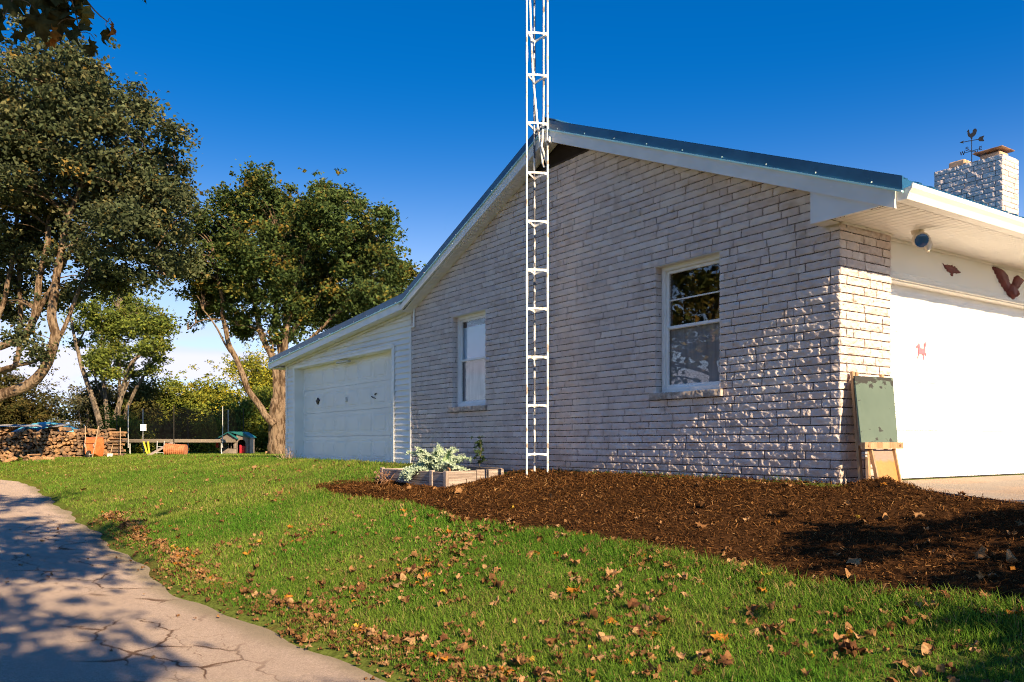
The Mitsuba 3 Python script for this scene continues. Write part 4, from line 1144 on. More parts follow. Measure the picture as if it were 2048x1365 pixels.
def tree(name, label, limbs, lobes, nleaf, size, pal, pw, seed, bark='m_bark', twigs=160, clump=.42, hollow=.55, spray=.22, leaves_per=62, group=None, shade=None, root=None):
    """trunk, limbs and twigs, and a crown of leaf clumps round the lobes"""
    rg = np.random.default_rng(seed)
    t = thing(name, label, 'tree', group)
    pts = []
    for i, (p, r0, r1) in enumerate(limbs):
        mb = MB()
        q = limb_mesh(mb, p, r0, r1, rg, 10 if r0 > .1 else 7)
        put('trunk' if i == 0 else 'limb', mb, bark, t, smooth=True)
        pts.append(q[len(q) // 2:] if len(q) > 6 else q)
    lobes = np.array(lobes, float)
    wgt = lobes[:, 3] ** 2
    wgt = wgt / wgt.sum()
    nc = max(20, nleaf // leaves_per)
    li = rg.choice(len(lobes), nc, p=wgt)
    dirs = rg.normal(0, 1, (nc, 3))
    dirs /= np.linalg.norm(dirs, axis=1, keepdims=True)
    rad = lobes[li, 3] * (hollow + (1.05 - hollow) * rg.random(nc) ** .7)
    cc = lobes[li, :3] + dirs * rad[:, None] * [1, 1, .9]
    if twigs and pts:
        allp = np.vstack(pts)
        mb = MB()
        for c in cc[rg.choice(nc, min(twigs, nc), replace=False)]:
            d = np.linalg.norm(allp - c, axis=1) + np.maximum(0, allp[:, 2] - c[2]) * 2
            a = allp[np.argmin(d)]
            m_ = (a + c) / 2 + [0, 0, .12 * np.linalg.norm(a - c)] + rg.normal(0, .05, 3)
            mb.tube(smooth_path([a, m_, c], .4), [.008 + .011 * np.linalg.norm(a - c), .006], 5, False)
        put('twigs', mb, bark, t, smooth=True, kind='stuff')
    # loose sprays that break the outline
    ns = int(nc * spray)
    if ns:
        l2 = rg.choice(len(lobes), ns, p=wgt)
        d2 = rg.normal(0, 1, (ns, 3)) + [0, 0, .55]
        d2 /= np.linalg.norm(d2, axis=1, keepdims=True)
        cc = np.vstack([cc, lobes[l2, :3] + d2 * (lobes[l2, 3] * rg.uniform(1.02, 1.12, ns) + rg.uniform(.1, .75, ns))[:, None]])
    nn_ = len(cc)
    per = rg.poisson(np.r_[np.full(nc, nleaf / nc), np.full(ns, 14.)])
    nc = nn_
    ci = np.repeat(np.arange(nc), per)
    cs = clump * rg.uniform(.6, 1.25, nc) * np.r_[np.ones(nc - ns), np.full(ns, .45)]
    P = cc[ci] + rg.normal(0, .5, (len(ci), 3)) * cs[ci][:, None] * [1, 1, .62]
    # sparse sprigs stick out of the outline
    tone = rg.normal(0, .16, nc)[ci][:, None]
    pal = np.array(pal)
    ck = rg.random(nc)
    pick = np.array([rg.choice(len(pal), p=pw) for _ in range(nc)])[ci]
    mixp = rg.random(len(ci)) < .55
    pick = np.where(mixp, pick, rg.choice(len(pal), len(ci), p=pw))
    col = pal[pick] * np.clip(1 + tone + rg.normal(0, .16, (len(ci), 1)), .5, 1.7)
    v, f, c = leaf_quads(P, size, rg, col, .55)
    put('crown', (v, f), 'm_leaf', t, color=c)
    return t


MAPLE_G = [(.075, .115, .040), (.100, .140, .042), (.20, .185, .045), (.28, .19, .045)]
OLIVE = [(.110, .130, .066), (.085, .108, .052), (.17, .165, .075), (.27, .18, .05)]
GREEN = [(.10, .120, .034), (.150, .155, .038), (.25, .195, .045), (.33, .20, .045)]
LIME = [(.23, .27, .05), (.17, .22, .045), (.32, .31, .05), (.12, .15, .04)]
YEL = [(.31, .30, .045), (.23, .26, .045), (.44, .37, .04), (.14, .175, .035)]
tree('maple_tree', 'large dark olive maple at the left edge with bent limbs sweeping into the frame', TREE_LEFT['limbs'], TREE_LEFT['blobs'], 104000, .135, OLIVE, [.45, .34, .17, .04], 1, 'm_bark', 420, .50, .35, leaves_per=95)
tree('maple_tree', 'round dark green maple with a forked brown trunk rising behind the garage addition', TREE_MID['limbs'], TREE_MID['blobs'], 92000, .135, MAPLE_G, [.50, .36, .09, .05], 2, 'm_bark', 420, .46, .40, leaves_per=95)
tree('multi_stemmed_tree', 'lighter yellow-green tree with many fanned stems rising behind the woodpile', TREE_ML['limbs'], TREE_ML['blobs'], 24000, .14, [(.19, .235, .05), (.145, .195, .045), (.26, .26, .05), (.10, .135, .04)], [.4, .34, .14, .12], 3, 'm_bark_grey', 200, .44, .2)
BACK = [
    ('cedar_tree', 'brownish green cedar behind the left end of the woodpile', [(-3.2, 55.3, 4.0, 2.3), (-4.6, 54.6, 4.4, 2.2), (-3.6, 55, 2.4, 2.4), (-1.8, 55.6, 3.2, 1.4)], .20, [(.095, .085, .030), (.07, .075, .025), (.13, .10, .035)], [.4, .35, .25], 11000),
    ('tall_cedar_tree', 'dark brownish cedar at the left frame edge behind the woodpile', [(-6.4, 54, 4.9, 2.0), (-7.2, 53, 3.4, 2.3), (-5.8, 54, 2.6, 2.2), (-6.0, 54, 6.2, 1.1)], .20, [(.085, .080, .030), (.065, .07, .025), (.12, .10, .035)], [.4, .4, .2], 11000),
    ('sparse_tree', 'thin greyish half-bare tree between the cedar and the fanned tree', [(-1.2, 45.8, 3.9, .9), (-.4, 46.3, 3.2, .9), (-1.4, 45.6, 2.4, .9), (.1, 46, 4.2, .6)], .15, [(.16, .16, .10), (.12, .13, .06), (.20, .17, .10)], [.4, .4, .2], 1900),
    ('shrub', 'bright yellow-green shrub just right of the blue tarp', [(-.1, 38.3, 2.2, .7), (.5, 38.5, 1.7, .8), (-.6, 38, 1.5, .6)], .15, YEL, [.35, .3, .2, .15], 4200),
    ('hedgerow_tree', 'olive-brown tree behind the left half of the trampoline', [(1.6, 47.0, 3.6, 1.5), (2.6, 47.6, 4.4, 1.2), (2.0, 47.2, 2.2, 1.5)], .20, [(.15, .14, .05), (.11, .12, .035), (.20, .17, .05)], [.4, .4, .2], 6500),
    ('hedgerow_tree', 'yellow-green tree rising behind the middle of the trampoline', [(4.2, 48.0, 4.2, 1.3), (5.0, 47.6, 3.2, 1.5), (4.0, 47.6, 2.3, 1.5), (3.2, 47.8, 3.2, 1.2)], .20, LIME, [.4, .3, .2, .1], 8500),
    ('hedgerow_tree', 'yellowish tree right of the trampoline and left of the playhouse', [(6.6, 48.2, 4.4, 1.4), (7.6, 48.3, 3.6, 1.5), (6.8, 48, 2.4, 1.5), (5.7, 47.8, 4.1, .9)], .20, YEL, [.35, .35, .15, .15], 9000),
    ('hedgerow_tree', 'bright green bushy tree directly behind the playhouse', [(6.3, 41.8, 2.4, 1.3), (7.3, 41.9, 3.1, 1.2), (7.9, 42.1, 2.0, 1.2), (5.3, 41.5, 1.9, .9)], .18, LIME, [.4, .3, .15, .15], 9500),
    ('hedgerow_tree', 'tall yellow half-bare tree seen between the maple limb and its trunk', [(10.0, 50.2, 6.1, 1.5), (9.0, 49.6, 6.8, .8), (11.4, 51, 6.0, 1.7), (10.4, 50.6, 4.4, 1.7), (8.0, 49, 6.1, .7), (11.8, 51, 4.1, 1.7)], .19, YEL, [.3, .3, .2, .2], 8000),
    ('hedgerow_tree', 'green tree at the foot of the maple trunk beside the garage addition', [(8.6, 40.8, 2.2, 1.3), (9.2, 41, 3.3, 1.2), (9.6, 41.3, 1.6, 1.2), (8.2, 41.8, 3.9, .9)], .18, LIME, [.3, .4, .1, .2], 7500),
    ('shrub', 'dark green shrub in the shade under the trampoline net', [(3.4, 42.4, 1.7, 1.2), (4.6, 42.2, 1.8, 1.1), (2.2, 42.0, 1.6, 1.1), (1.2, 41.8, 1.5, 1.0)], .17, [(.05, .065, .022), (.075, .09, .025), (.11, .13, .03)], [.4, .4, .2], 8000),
    ('shrub', 'low yellow leafy shrub left of the playhouse', [(3.9, 38.6, 1.5, .45), (4.2, 38.6, 2.1, .38), (3.7, 38.4, 2.5, .25)], .13, [(.32, .27, .03), (.22, .21, .03), (.12, .14, .03)], [.5, .3, .2], 1900),
    ('hedgerow_tree', 'dark tree behind the fanned stems and the right end of the woodpile', [(-.4, 47, 3.3, 1.2), (.9, 46.8, 2.2, 1.3), (.2, 47, 4.2, .9)], .19, [(.10, .105, .035), (.14, .14, .045), (.07, .08, .03)], [.4, .3, .3], 5000),
]
rgb_ = np.random.default_rng(77)
for i, (nm, lb, lobes, sz, pal, pw, n) in enumerate(BACK):
    c = np.array(lobes)[:, :3].mean(0)
    zb = float(zg(c[0], c[1])) - .1
    limbs = [([[c[0], c[1], zb], [c[0] + .1, c[1], (zb + c[2]) / 2], [c[0] + .15, c[1] + .1, c[2] + .3]], .13 if nm != 'shrub' else .05, .04)]
    for lx, ly, lz, lr in lobes:
        limbs.append(([[c[0], c[1], zb + .5], [(c[0] + lx) / 2, (c[1] + ly) / 2, (zb + lz) / 2 + .3], [lx, ly, lz + lr * .3]], .06 if nm != 'shrub' else .025, .02))
    tree(nm, lb, limbs, lobes, int(n * 1.9), sz * .76, pal, pw, 100 + i, 'm_bark_grey', 60, .55, .15)
# trees and shrubs of the same garden that stand behind the camera and across the drive: they shade the lawn and stand in the window panes
tree('maple_tree', 'maple with one twig of dark and orange leaves hanging into the top left corner', [([[-9.6, -11.5, -.1], [-9.5, -11.4, 1.5], [-9.2, -11., 3.2], [-8.9, -10.2, 5.5]], .27, .10), ([[-9.3, -11.1, 2.6], [-8.6, -9, 4.2], [-7.8, -6.4, 5.1], [-7.2, -3.5, 5.0], [-6.8, -1.2, 4.5], [-6.55, .1, 4.02]], .09, .008), ([[-9.2, -11, 3.], [-10.6, -9, 5], [-11.2, -7.5, 6.2]], .1, .03), ([[-9.0, -10.6, 4.5], [-8.6, -6, 6.8], [-8.2, -2, 7.9], [-8.4, 3.5, 8.8]], .11, .03), ([[-9.1, -10.6, 4.], [-8.2, -12.5, 6], [-7.6, -13.2, 7.2]], .1, .03)],
     [(-8.6, -9.3, 6.0, 1.7), (-9.6, -11.4, 6.8, 2.2), (-10.9, -8.2, 6.2, 1.8), (-7.5, -10.8, 6.2, 1.3), (-7.6, -7.6, 5.6, 1.2), (-8.6, -6.2, 5.4, 1.2), (-9.8, -5.2, 5.0, 1.3), (-7.2, -6.1, 5.3, .7), (-9.6, -9.4, 8.4, 1.6), (-8.8, -4.0, 4.9, .9), (-6.6, -2.4, 5.4, .9), (-6.9, -4.2, 6.3, 1.2), (-8.5, 3., 8.8, 1.4), (-7.8, .5, 8.4, 1.5), (-7, -2.2, 7.6, 1.2), (-8.8, -1.5, 8.0, 1.6), (-6.3, .8, 8.2, .8), (-6.0, -3.6, 7.0, .7), (-8.6, 5, 9.8, 1.4), (-6.7, -.9, 6.0, .6)], 30000, .15, OLIVE, [.45, .3, .2, .05], 40, 'm_bark', 160, .55, .2)
MAPLE = 'maple_tree_002'
tree('broad_tree', 'tree across the driveway outside the left edge, seen as a reflection in the window panes', [([[-17, 17, .2], [-17, 17, 3], [-16.8, 17, 6]], .3, .1)], [(-17, 17, 6, 2.6), (-18.5, 15, 5, 2.3), (-15.5, 19, 5.2, 2.2), (-17, 17, 8.2, 1.8), (-20, 12, 5, 2.4), (-16, 20, 3.2, 1.8)], 9000, .26, GREEN, [.4, .35, .2, .05], 41, 'm_bark', 60, .8, .2)
for i, (x, y, lobes) in enumerate([(-1.4, -4.8, [(-1.47, -3.75, 2.6, .26), (-1.68, -4.65, 2.65, .34), (-1.1, -5.0, 2.5, .55), (-1.9, -5.3, 2.3, .35), (-.8, -4.6, 2.1, .4)]),
                                   (-2.8, -6.0, [(-2.6, -5.7, 1.95, .45), (-3.05, -6.3, 2.1, .4), (-2.9, -5.6, 1.6, .4)])]):
    zb = float(zg(x, y)) - .05
    tree('garden_shrub', ['small branching shrub behind the right edge of the frame, nearest the mulch bed', 'rounded shrub on the lawn behind the right edge of the frame'][i],
         [([[x, y, zb], [x, y, 1.2], [x + .02, y, 1.7]], .03, .012)] + [([[x, y, 1.2], [(x + a) / 2, (y + b) / 2, (1.3 + c) / 2], [a, b, c]], .015, .006) for a, b, c, _ in lobes], lobes, 2600, .085, GREEN, [.4, .35, .2, .05], 50 + i, 'm_bark', 14, .22, .1)

# ---------------------------------------------------------------- maple leaves
OUT = np.array([(0, -.46), (.05, -.30), (.30, -.34), (.26, -.20), (.50, -.06), (.40, .02), (.43, .16), (.20, .12), (.24, .32), (.12, .30), (0, .54)])
OUT = np.vstack([OUT, OUT[-2:0:-1] * [-1, 1]])


def maple_leaf(curl, seed, outline=None):
    r = np.random.default_rng(seed)
    outline = OUT if outline is None else outline
    o = outline * r.uniform(.85, 1.12, (len(outline), 1))
    n = len(o)
    mid = o * .5
    v = np.vstack([[[0, -.05]], mid, o])
    z = curl * (v ** 2 @ [1.4, .7]) + .55 * (meshkit.noise(np.c_[v * 4.2 + seed, v[:, 0] * 0], seed) - .5) + r.uniform(-.25, .25) * v[:, 0] * v[:, 1]
    v = v * (1 - .35 * min(abs(curl), 2) * np.abs(v) ** 1.2)
    V_ = np.c_[v, z]
    i = np.arange(n)
    j = (i + 1) % n
    f = np.vstack([np.stack([i * 0, 1 + i, 1 + j], 1), np.stack([1 + i, 1 + n + i, 1 + n + j], 1), np.stack([1 + i, 1 + n + j, 1 + j], 1)])
    return V_, f


DRY = [(.27, .145, .065), (.19, .095, .042), (.36, .215, .11), (.42, .17, .03), (.13, .06, .03), (.46, .30, .05)]
for i, c in enumerate(DRY):
    diffuse(f'm_dry_{i}', mottled(np.array(c) * .75, np.array(c) * 1.2, 40., i * 5.))
CURL = [.35, .9, 1.5, -.6, 2.1, .1, -1.2, 1.1]
OVAL = np.array([(0, -.42), (.12, -.33), (.22, -.14), (.25, .02), (.20, .20), (.14, .28), (.05, .42), (-.02, .36), (-.13, .33), (-.16, .18), (-.25, .08), (-.24, -.10), (-.15, -.30)])
TORN = np.array([(0, -.40), (.20, -.32), (.17, -.16), (.38, -.08), (.30, .06), (.12, .10), (.17, .28), (.02, .36), (-.05, .20), (-.20, .24), (-.24, .06), (-.16, -.02), (-.33, -.16), (-.18, -.30)])
LV = [maple_leaf(c, 60 + i, [None, OVAL, TORN, None, TORN, OVAL, TORN, None][i]) for i, c in enumerate(CURL)]
PLY = {(i, j): mikit.ply(LV[i], f'm_dry_{j}', True) for i in range(8) for j in range(6)}
rl = np.random.default_rng(123)
cand = []


def rot(axis, a):
    c, s = math.cos(a), math.sin(a)
    return {'x': np.array([[1, 0, 0], [0, c, -s], [0, s, c]]), 'y': np.array([[c, 0, s], [0, 1, 0], [-s, 0, c]]), 'z': np.array([[c, -s, 0], [s, c, 0], [0, 0, 1]])}[axis]


def scatter(n, f):
    for _ in range(n):
        p = f()
        if p is not None:
            cand.append(p)


def on_lawn(a, b, dens):
    def f():
        u = rl.uniform(a, b)
        e = float(edge_v(u))
        v = rl.uniform(-e, -.2 if u > 9.2 else -2.2)
        w = meshkit.fbm(np.array([[v * 1.1, u * 1.1, 4.]]), 3, 6)[0]
        return (v, u) if rl.random() < dens(v + e, w, u) else None
    return f


scatter(6200, on_lawn(-4.6, 5.5, lambda e, w, u: np.clip((w - .36) * 2.4, .08, 1) * (.8 if u < 3 else .35)))
scatter(2600, on_lawn(5., 14, lambda e, w, u: np.clip((w - .40) * 1.6, .04, 1) * .4))
scatter(900, on_lawn(13., 28, lambda e, w, u: .12))


def drive_edge():
    u = -3.5 + 14 * rl.random() ** 1.5
    return (-float(edge_v(u)) + rl.normal(.17, .10) + .03 * u * rl.random(), u)


scatter(2400, drive_edge)
scatter(130, lambda: (rl.uniform(-2.2, -.1), rl.uniform(-3, 7)))
scatter(120, lambda: (-2.3 + rl.normal(0, .14), rl.uniform(-3.5, 5)))
scatter(50, lambda: (rl.uniform(-7.2, -5), rl.uniform(-1, 12)))
info = []
for v, u in cand:
    q = np.array([v, u]) - CAM[:2]
    dd = q @ FWD[:2]
    if dd < 3.2 or abs(q @ RIGHT[:2]) > dd * .66:
        continue
    if (v > -1.2 and 5.5 < u < 7.8) or v > -.03:
        continue
    info.append((v, u, dd))
info = np.array(info)
zz = surface_z(info[:, 0], info[:, 1])
dmul, inbed = shapely.distance(BED, shapely.points(info[:, 0], info[:, 1])), shapely.contains(BED, shapely.points(info[:, 0], info[:, 1]))
items = []
for (v, u, dd), z, ib in zip(info, zz, inbed):
    lit = v < -edge_v(u) + .25
    s = rl.gamma(8, .0104) * (.62 if lit else 1.0)
    s = float(np.clip(s, .035, .15))
    i, j = int(rl.integers(8)), int(rl.choice(6, p=[.34, .26, .20, .04, .14, .02]))
    if lit:
        j = int(rl.choice([0, 1, 4, 2], p=[.3, .35, .25, .1]))
    R = rot('z', rl.uniform(0, 6.28)) @ rot('x', rl.normal(0, .24)) @ rot('y', rl.normal(0, .24))
    lift = .008 + .010 * rl.random() + (.0 if ib or lit else .010) + s * .03
    items.append((dd / s, v, u, z + lift, s, i, j, R, ib, lit))
items.sort(key=lambda t: t[0])
COLN = ['tan-brown', 'dark brown', 'pale brown', 'orange', 'very dark brown', 'yellow']
acc = [MB() for _ in range(6)]
for k, (_, v, u, z, s, i, j, R, ib, lit) in enumerate(items):
    if k < 300:
        where = 'lying on the dark mulch bed' if ib else ('in the leaf litter along the driveway edge' if lit else 'lying on the lawn in the foreground')
        key = thing('fallen_leaf', f'{COLN[j]} dry leaf {where}', 'leaf', f'{COLN[j]} fallen leaves {where}')
        m = np.eye(4)
        m[:3, :3] = R * s
        m[:3, 3] = [v, u, z]
        scene[key] = {**PLY[i, j], 'to_world': T(m)}
    else:
        acc[j].add(LV[i][0] @ (R * s).T + [v, u, z], LV[i][1])
for j in range(6):
    put('leaf_litter', acc[j], f'm_dry_{j}', smooth=True, kind='stuff', label=f'{COLN[j]} small and distant fallen maple leaves scattered over lawn and driveway edge')

# the leaves that hang into the top left corner, parts of the maple behind the camera
hang = [(-6.95, .28, 3.98, .17, 0), (-6.84, .26, 3.93, .16, 0), (-6.70, .20, 3.83, .20, 1), (-6.58, .16, 3.80, .17, 1), (-6.74, .20, 3.71, .16, 0), (-6.86, .24, 3.72, .17, 0), (-6.61, .13, 3.70, .15, 2), (-6.51, .09, 3.90, .15, 0), (-6.47, .07, 3.83, .12, 3), (-6.50, .08, 3.74, .15, 0), (-6.44, .06, 3.66, .11, 1),
        (-6.38, .0, 3.72, .10, 0), (-6.36, -.02, 3.755, .085, 2), (-6.60, .14, 3.93, .16, 0), (-6.98, .30, 3.86, .12, 2), (-6.79, .25, 3.99, .18, 0), (-6.45, .10, 3.99, .15, 0), (-6.66, .2, 3.95, .16, 1), (-6.23, -.11, 3.935, .10, 0), (-6.53, .10, 3.97, .16, 1), (-6.90, .27, 3.80, .15, 1)]
diffuse('m_shadeleaf_0', mottled((.045, .05, .022), (.075, .075, .032), 30.))
for i, c in enumerate([(.06, .062, .026), (.085, .075, .03), (.30, .11, .02), (.20, .17, .05)]):
    diffuse(f'm_hang_{i}', mottled(np.array(c) * .75, np.array(c) * 1.2, 30., i * 5.))
tw = MB()
BR = [np.array([(-6.74, .22, 4.25), (-6.75, .21, 4.0), (-6.80, .22, 3.84), (-6.83, .22, 3.76)]), np.array([(-6.56, .12, 4.25), (-6.54, .11, 3.98), (-6.51, .09, 3.84), (-6.49, .08, 3.74)]), np.array([(-6.56, .12, 4.05), (-6.48, .07, 3.93), (-6.41, .02, 3.83), (-6.37, -.01, 3.79)]), np.array([(-6.86, .26, 4.25), (-6.90, .27, 4.0), (-6.93, .28, 3.9)])]
for b in BR:
    tw.tube(smooth_path(b, .04), [.006, .0028], 6)
bp = np.vstack([smooth_path(b, .03) for b in BR])
for i, (x, y, z, s, b) in enumerate(hang + [(-6.80, .23, 3.88, .19, 0), (-6.62, .16, 3.89, .18, 0), (-6.55, .12, 3.84, .16, 1), (-6.96, .29, 3.93, .16, 0), (-6.88, .25, 3.77, .16, 0), (-6.66, .17, 3.76, .16, 1), (-6.72, .21, 3.93, .18, 0), (-6.49, .1, 3.94, .13, 1)]):
    nrm = -FWD + RIGHT * rl.normal(0, .5) + np.array([0, 0, rl.normal(.1, .4)])
    if s < .105:
        nrm = RIGHT + FWD * .25
    nrm /= np.linalg.norm(nrm)
    dn = np.array([0, 0, -1.]) + RIGHT * rl.normal(.05, .35)
    dn -= nrm * (dn @ nrm)
    dn /= np.linalg.norm(dn)
    R = np.stack([np.cross(dn, nrm), dn, nrm], 1)
    s = s * 1.08
    V_, F_ = maple_leaf(rl.uniform(-.2, .6), 300 + i)
    put('leaf', (V_ @ (R * s).T + [x, y, z], F_), f'm_hang_{b}', MAPLE, smooth=True)
    st = np.array([x, y, z]) - dn * s * .45
    up = bp[bp[:, 2] > st[2] - .01]
    a = up[np.argmin(np.linalg.norm(up - st, axis=1))] if len(up) else bp[0]
    tw.tube(smooth_path([st, (st + a) / 2 + [0, 0, .018], a], .02), [.0016, .0022], 5)
put('twig', tw, 'm_bark', MAPLE)

# ---------------------------------------------------------------- far end of the lawn


def at(c, r, f, z):
    """a point r metres to the camera's right and f metres farther than c"""
    return np.array([c[0] + RIGHT[0] * r + FWD[0] * f, c[1] + RIGHT[1] * r + FWD[1] * f, z])


def frame(c, P):
    P = np.atleast_2d(np.asarray(P, float))
    return np.array(c) + P[:, :1] * RIGHT + P[:, 1:2] * FWD + P[:, 2:] * np.array([0, 0, 1.])


rw = np.random.default_rng(9)


def log_mesh(c, ax, side, up, r, L_):
    """one split log: an irregular wedge or half-round"""
    n = int(rw.integers(5, 8))
    a = np.sort(rw.uniform(0, 2 * np.pi, n) * .35 + np.arange(n) * 2 * np.pi / n * .9)
    k = rw.uniform(.65, 1.12, n) * r
    off = side[None] * (np.cos(a) * k)[:, None] + up[None] * (np.sin(a) * k * .86)[:, None]
    A, B = c + off, c + ax * L_ + off * rw.uniform(.8, 1.05)
    v = np.vstack([A, B, [c - ax * .01], [c + ax * L_]])
    i = np.arange(n)
    j = (i + 1) % n
    f = np.vstack([np.stack([i, j, n + j], 1), np.stack([i, n + j, n + i], 1), np.stack([i * 0 + 2 * n, j, i], 1), np.stack([i * 0 + 2 * n + 1, n + i, n + j], 1)])
    return v, f


WP = thing('woodpile', 'long stacked pile of split firewood along the far left side of the lawn', 'woodpile')
PC = np.array([-1.86, 30.1, 0.])                # right end of the pile
Z3 = np.array([0, 0, 1.])
logs = []
gz = .985
z, row = gz + .07, 0
while z < gz + 1.16:
    x = -6.6 + rw.uniform(0, .1)
    top = z > gz + 1.02
    while x < 0:
        r = rw.uniform(.062, .115)
        x += r
        if not (top and rw.random() < .3):
            logs.append((x, rw.normal(0, .03), z + rw.normal(0, .018) + .02 * math.sin(x * 2.2), r))
        x += r * .92
    z += .128
    row += 1
logs = [(x, f, zz, r, 0) for x, f, zz, r in logs]
for i in range(9):
    for j in range(2):
        logs.append((-.03 + rw.normal(0, .03), .0 + .22 * j, gz + .06 + i * .118, .062, 1))
logs.append((-2.35, .1, gz + 1.22, .11, 0))
logs.append((-2.1, .12, gz + 1.2, .10, 0))
logs.append((-3.9, .12, gz + 1.19, .09, 0))
order = sorted(range(len(logs)), key=lambda i: (logs[i][0] < -5.9) * 10 - logs[i][3])
rest = [MB() for _ in range(4)]
for n_, i in enumerate(order):
    x, f, zz, r, kind = logs[i]
    b = int(rw.choice(4, p=[.30, .36, .22, .12]))
    c = at(PC, x, f, zz)
    if kind:
        m = log_mesh(c, RIGHT * 1., FWD, Z3, r, .52 + rw.normal(0, .04))
    else:
        m = log_mesh(c, FWD, RIGHT, Z3, r * 1.08, .42)
    if n_ < 296:
        put('log', m, f'm_log_{b}', WP)
    else:
        rest[b].add(*m)
for b in range(4):
    put('logs', rest[b], f'm_log_{b}', WP, kind='stuff')
put('pallet', MB().add(*MB().obox(at(PC, -6.6, .02, gz - .03), at(PC, .3, .02, gz - .03), .10, .07).get()), 'm_tool_wood', WP)
put('stacked_core', MB().obox(at(PC, -6.6, .36, gz + .52), at(PC, .0, .36, gz + .52), .10, .98), 'm_log_3', WP)

HP = thing('firewood_heap', 'loose heap of split firewood tumbled on the grass in front of the woodpile', 'firewood heap')
for i in range(95):
    x = -rw.uniform(0, 1) ** .8 * 4.4
    hgt = .42 * np.clip((-x) / 1.6, .15, 1) * rw.random()
    c = at((-4.08, 29.05), x, rw.uniform(-.5, .6), 0.)
    c[2] = float(zg(c[0], c[1])) + .05 + hgt * .95
    a, e = rw.uniform(0, 6.28), rw.normal(0, .25)
    ax = np.array([math.cos(a) * math.cos(e), math.sin(a) * math.cos(e), math.sin(e)])
    sd = np.cross(ax, Z3)
    sd /= np.linalg.norm(sd)
    put('log', log_mesh(c, ax, sd, np.cross(sd, ax), rw.uniform(.05, .09), rw.uniform(.32, .44)), f'm_log_{int(rw.choice(4, p=[.35, .4, .2, .05]))}', HP)
n, m = 60, 4
x, f = np.meshgrid(np.linspace(-4.6, -1.92, 110), np.linspace(-.10, .9, m), indexing='ij')
P = frame((-1.86, 30.1, 0), np.stack([x, f, gz + 1.235 + .018 * np.sin(x * 2 * np.pi / .075) + .10 * f], -1).reshape(-1, 3))
V2 = np.vstack([P, P - [0, 0, .008]])
FF = grid_faces(110, m)
CS = one('roofing_sheet', (V2, np.vstack([FF, FF[:, ::-1] + len(P)])), 'm_sheet_metal', 'corrugated metal roofing sheet laid on top of the left end of the woodpile', 'roofing sheet', smooth=True)
x, f = np.meshgrid(np.linspace(0, 1, 40), np.linspace(0, 1, 22), indexing='ij')
hgt = .62 + 1.05 * np.sin(np.clip(f, 0, 1) * np.pi) ** .35 * (.55 + .45 * np.sin(np.clip(x * .92 + .08, 0, 1) * np.pi) ** .6)
P = frame((-4.5, 33.3, 0), np.stack([x * 2.6 - .45, f * 1.5 - .3, .75 + hgt + .05 * (meshkit.fbm(np.stack([x * 7, f * 5, x * 0], -1), 3, 3) - .5)], -1).reshape(-1, 3))
TP = thing('blue_tarp', 'bright blue tarpaulin draped over a heap behind the woodpile', 'tarp')
put('sheet', (P, grid_faces(40, 22)), 'm_tarp', TP, smooth=True)
x = x * .35
P = frame((-4.85, 33.1, 0), np.stack([x * 3.4 - .75, f * 1.5 - .3, .74 + .66 + .85 * np.sin(np.clip(f, 0, 1) * np.pi) ** .35 * (.55 + .5 * x / .35)], -1).reshape(-1, 3))
put('pale_sheet', (P, grid_faces(40, 22)), 'm_tarp_pale', TP, smooth=True, label='pale grey sheet at the left end of the tarpaulin')

WB = thing('wheelbarrow', 'orange wheelbarrow standing on end against the woodpile with its wheel at the bottom', 'wheelbarrow')
C = np.array([-2.55, 29.72, .985])
sph = trimesh.creation.icosphere(1, .035).vertices


def rounded(corners, s=1.):
    return MB().hull(np.vstack([frame(C, np.array(c)[None] + sph * s) for c in corners]))


o_ = [(a, b, z) for a, z, b in [(-.31, .78, .20), (.31, .78, .20), (.33, .42, .22), (-.33, .42, .22), (-.26, .08, .24), (.26, .08, .24), (-.20, .68, -.02), (.20, .68, -.02), (-.17, .22, -.06), (.17, .22, -.06)]]
put('tub', rounded(o_), 'm_orange', WB, smooth=40)
put('tub_rim', MB().tube(frame(C, [(-.34, .22, .80), (.34, .22, .80), (.36, .24, .42), (.29, .26, .06), (-.29, .26, .06), (-.36, .24, .42), (-.34, .22, .80)]), .014, 6), 'm_orange', WB)
for s in (-1, 1):
    put('handle', MB().tube(frame(C, [(s * .09, -.12, -.02), (s * .17, -.07, .5), (s * .25, .05, 1.24)]), .019, 7), 'm_tool_wood', WB, smooth=True)
    put('leg', MB().tube(frame(C, [(s * .18, -.06, .62), (s * .17, -.20, .52), (s * .17, -.07, .40)]), .011, 6), 'm_galv', WB, smooth=True)
w = trimesh.creation.torus(.115, .048, major_sections=24, minor_sections=10)
wv = np.array(w.vertices)
WH = put('wheel', (frame(C, np.stack([wv[:, 2], wv[:, 0] - .17, wv[:, 1] + .17], 1)), np.array(w.faces)), 'm_rubber', WB, smooth=True)
put('hub', MB().tube(frame(C, [(-.09, -.17, .17), (.09, -.17, .17)]), .022, 8).tube(frame(C, [(-.012, -.17, .17), (.012, -.17, .17)]), .085, 14), 'm_galv', WH)
put('brace', MB().obox(frame(C, (-.18, -.10, .60))[0], frame(C, (.18, -.10, .60))[0], .03, .02), 'm_orange', WB)


def shovel(c, h, lean, wood, blade, label, name='shovel', cat='shovel'):
    s = thing(name, label, cat)
    c = np.array(c)
    put('handle', MB().tube(frame(c, [(0, 0, .16), (lean * .5, .06, h * .55), (lean, .14, h)]), .017, 7), wood, s, smooth=True)
    P = [(-.10, 0, .22), (.10, 0, .22), (.11, -.03, .06), (0, -.05, 0), (-.11, -.03, .06), (0, .03, .20)]
    put('blade', MB().hull(np.vstack([frame(c, P), frame(c, np.array(P) + [0, .012, 0])])), blade, s)


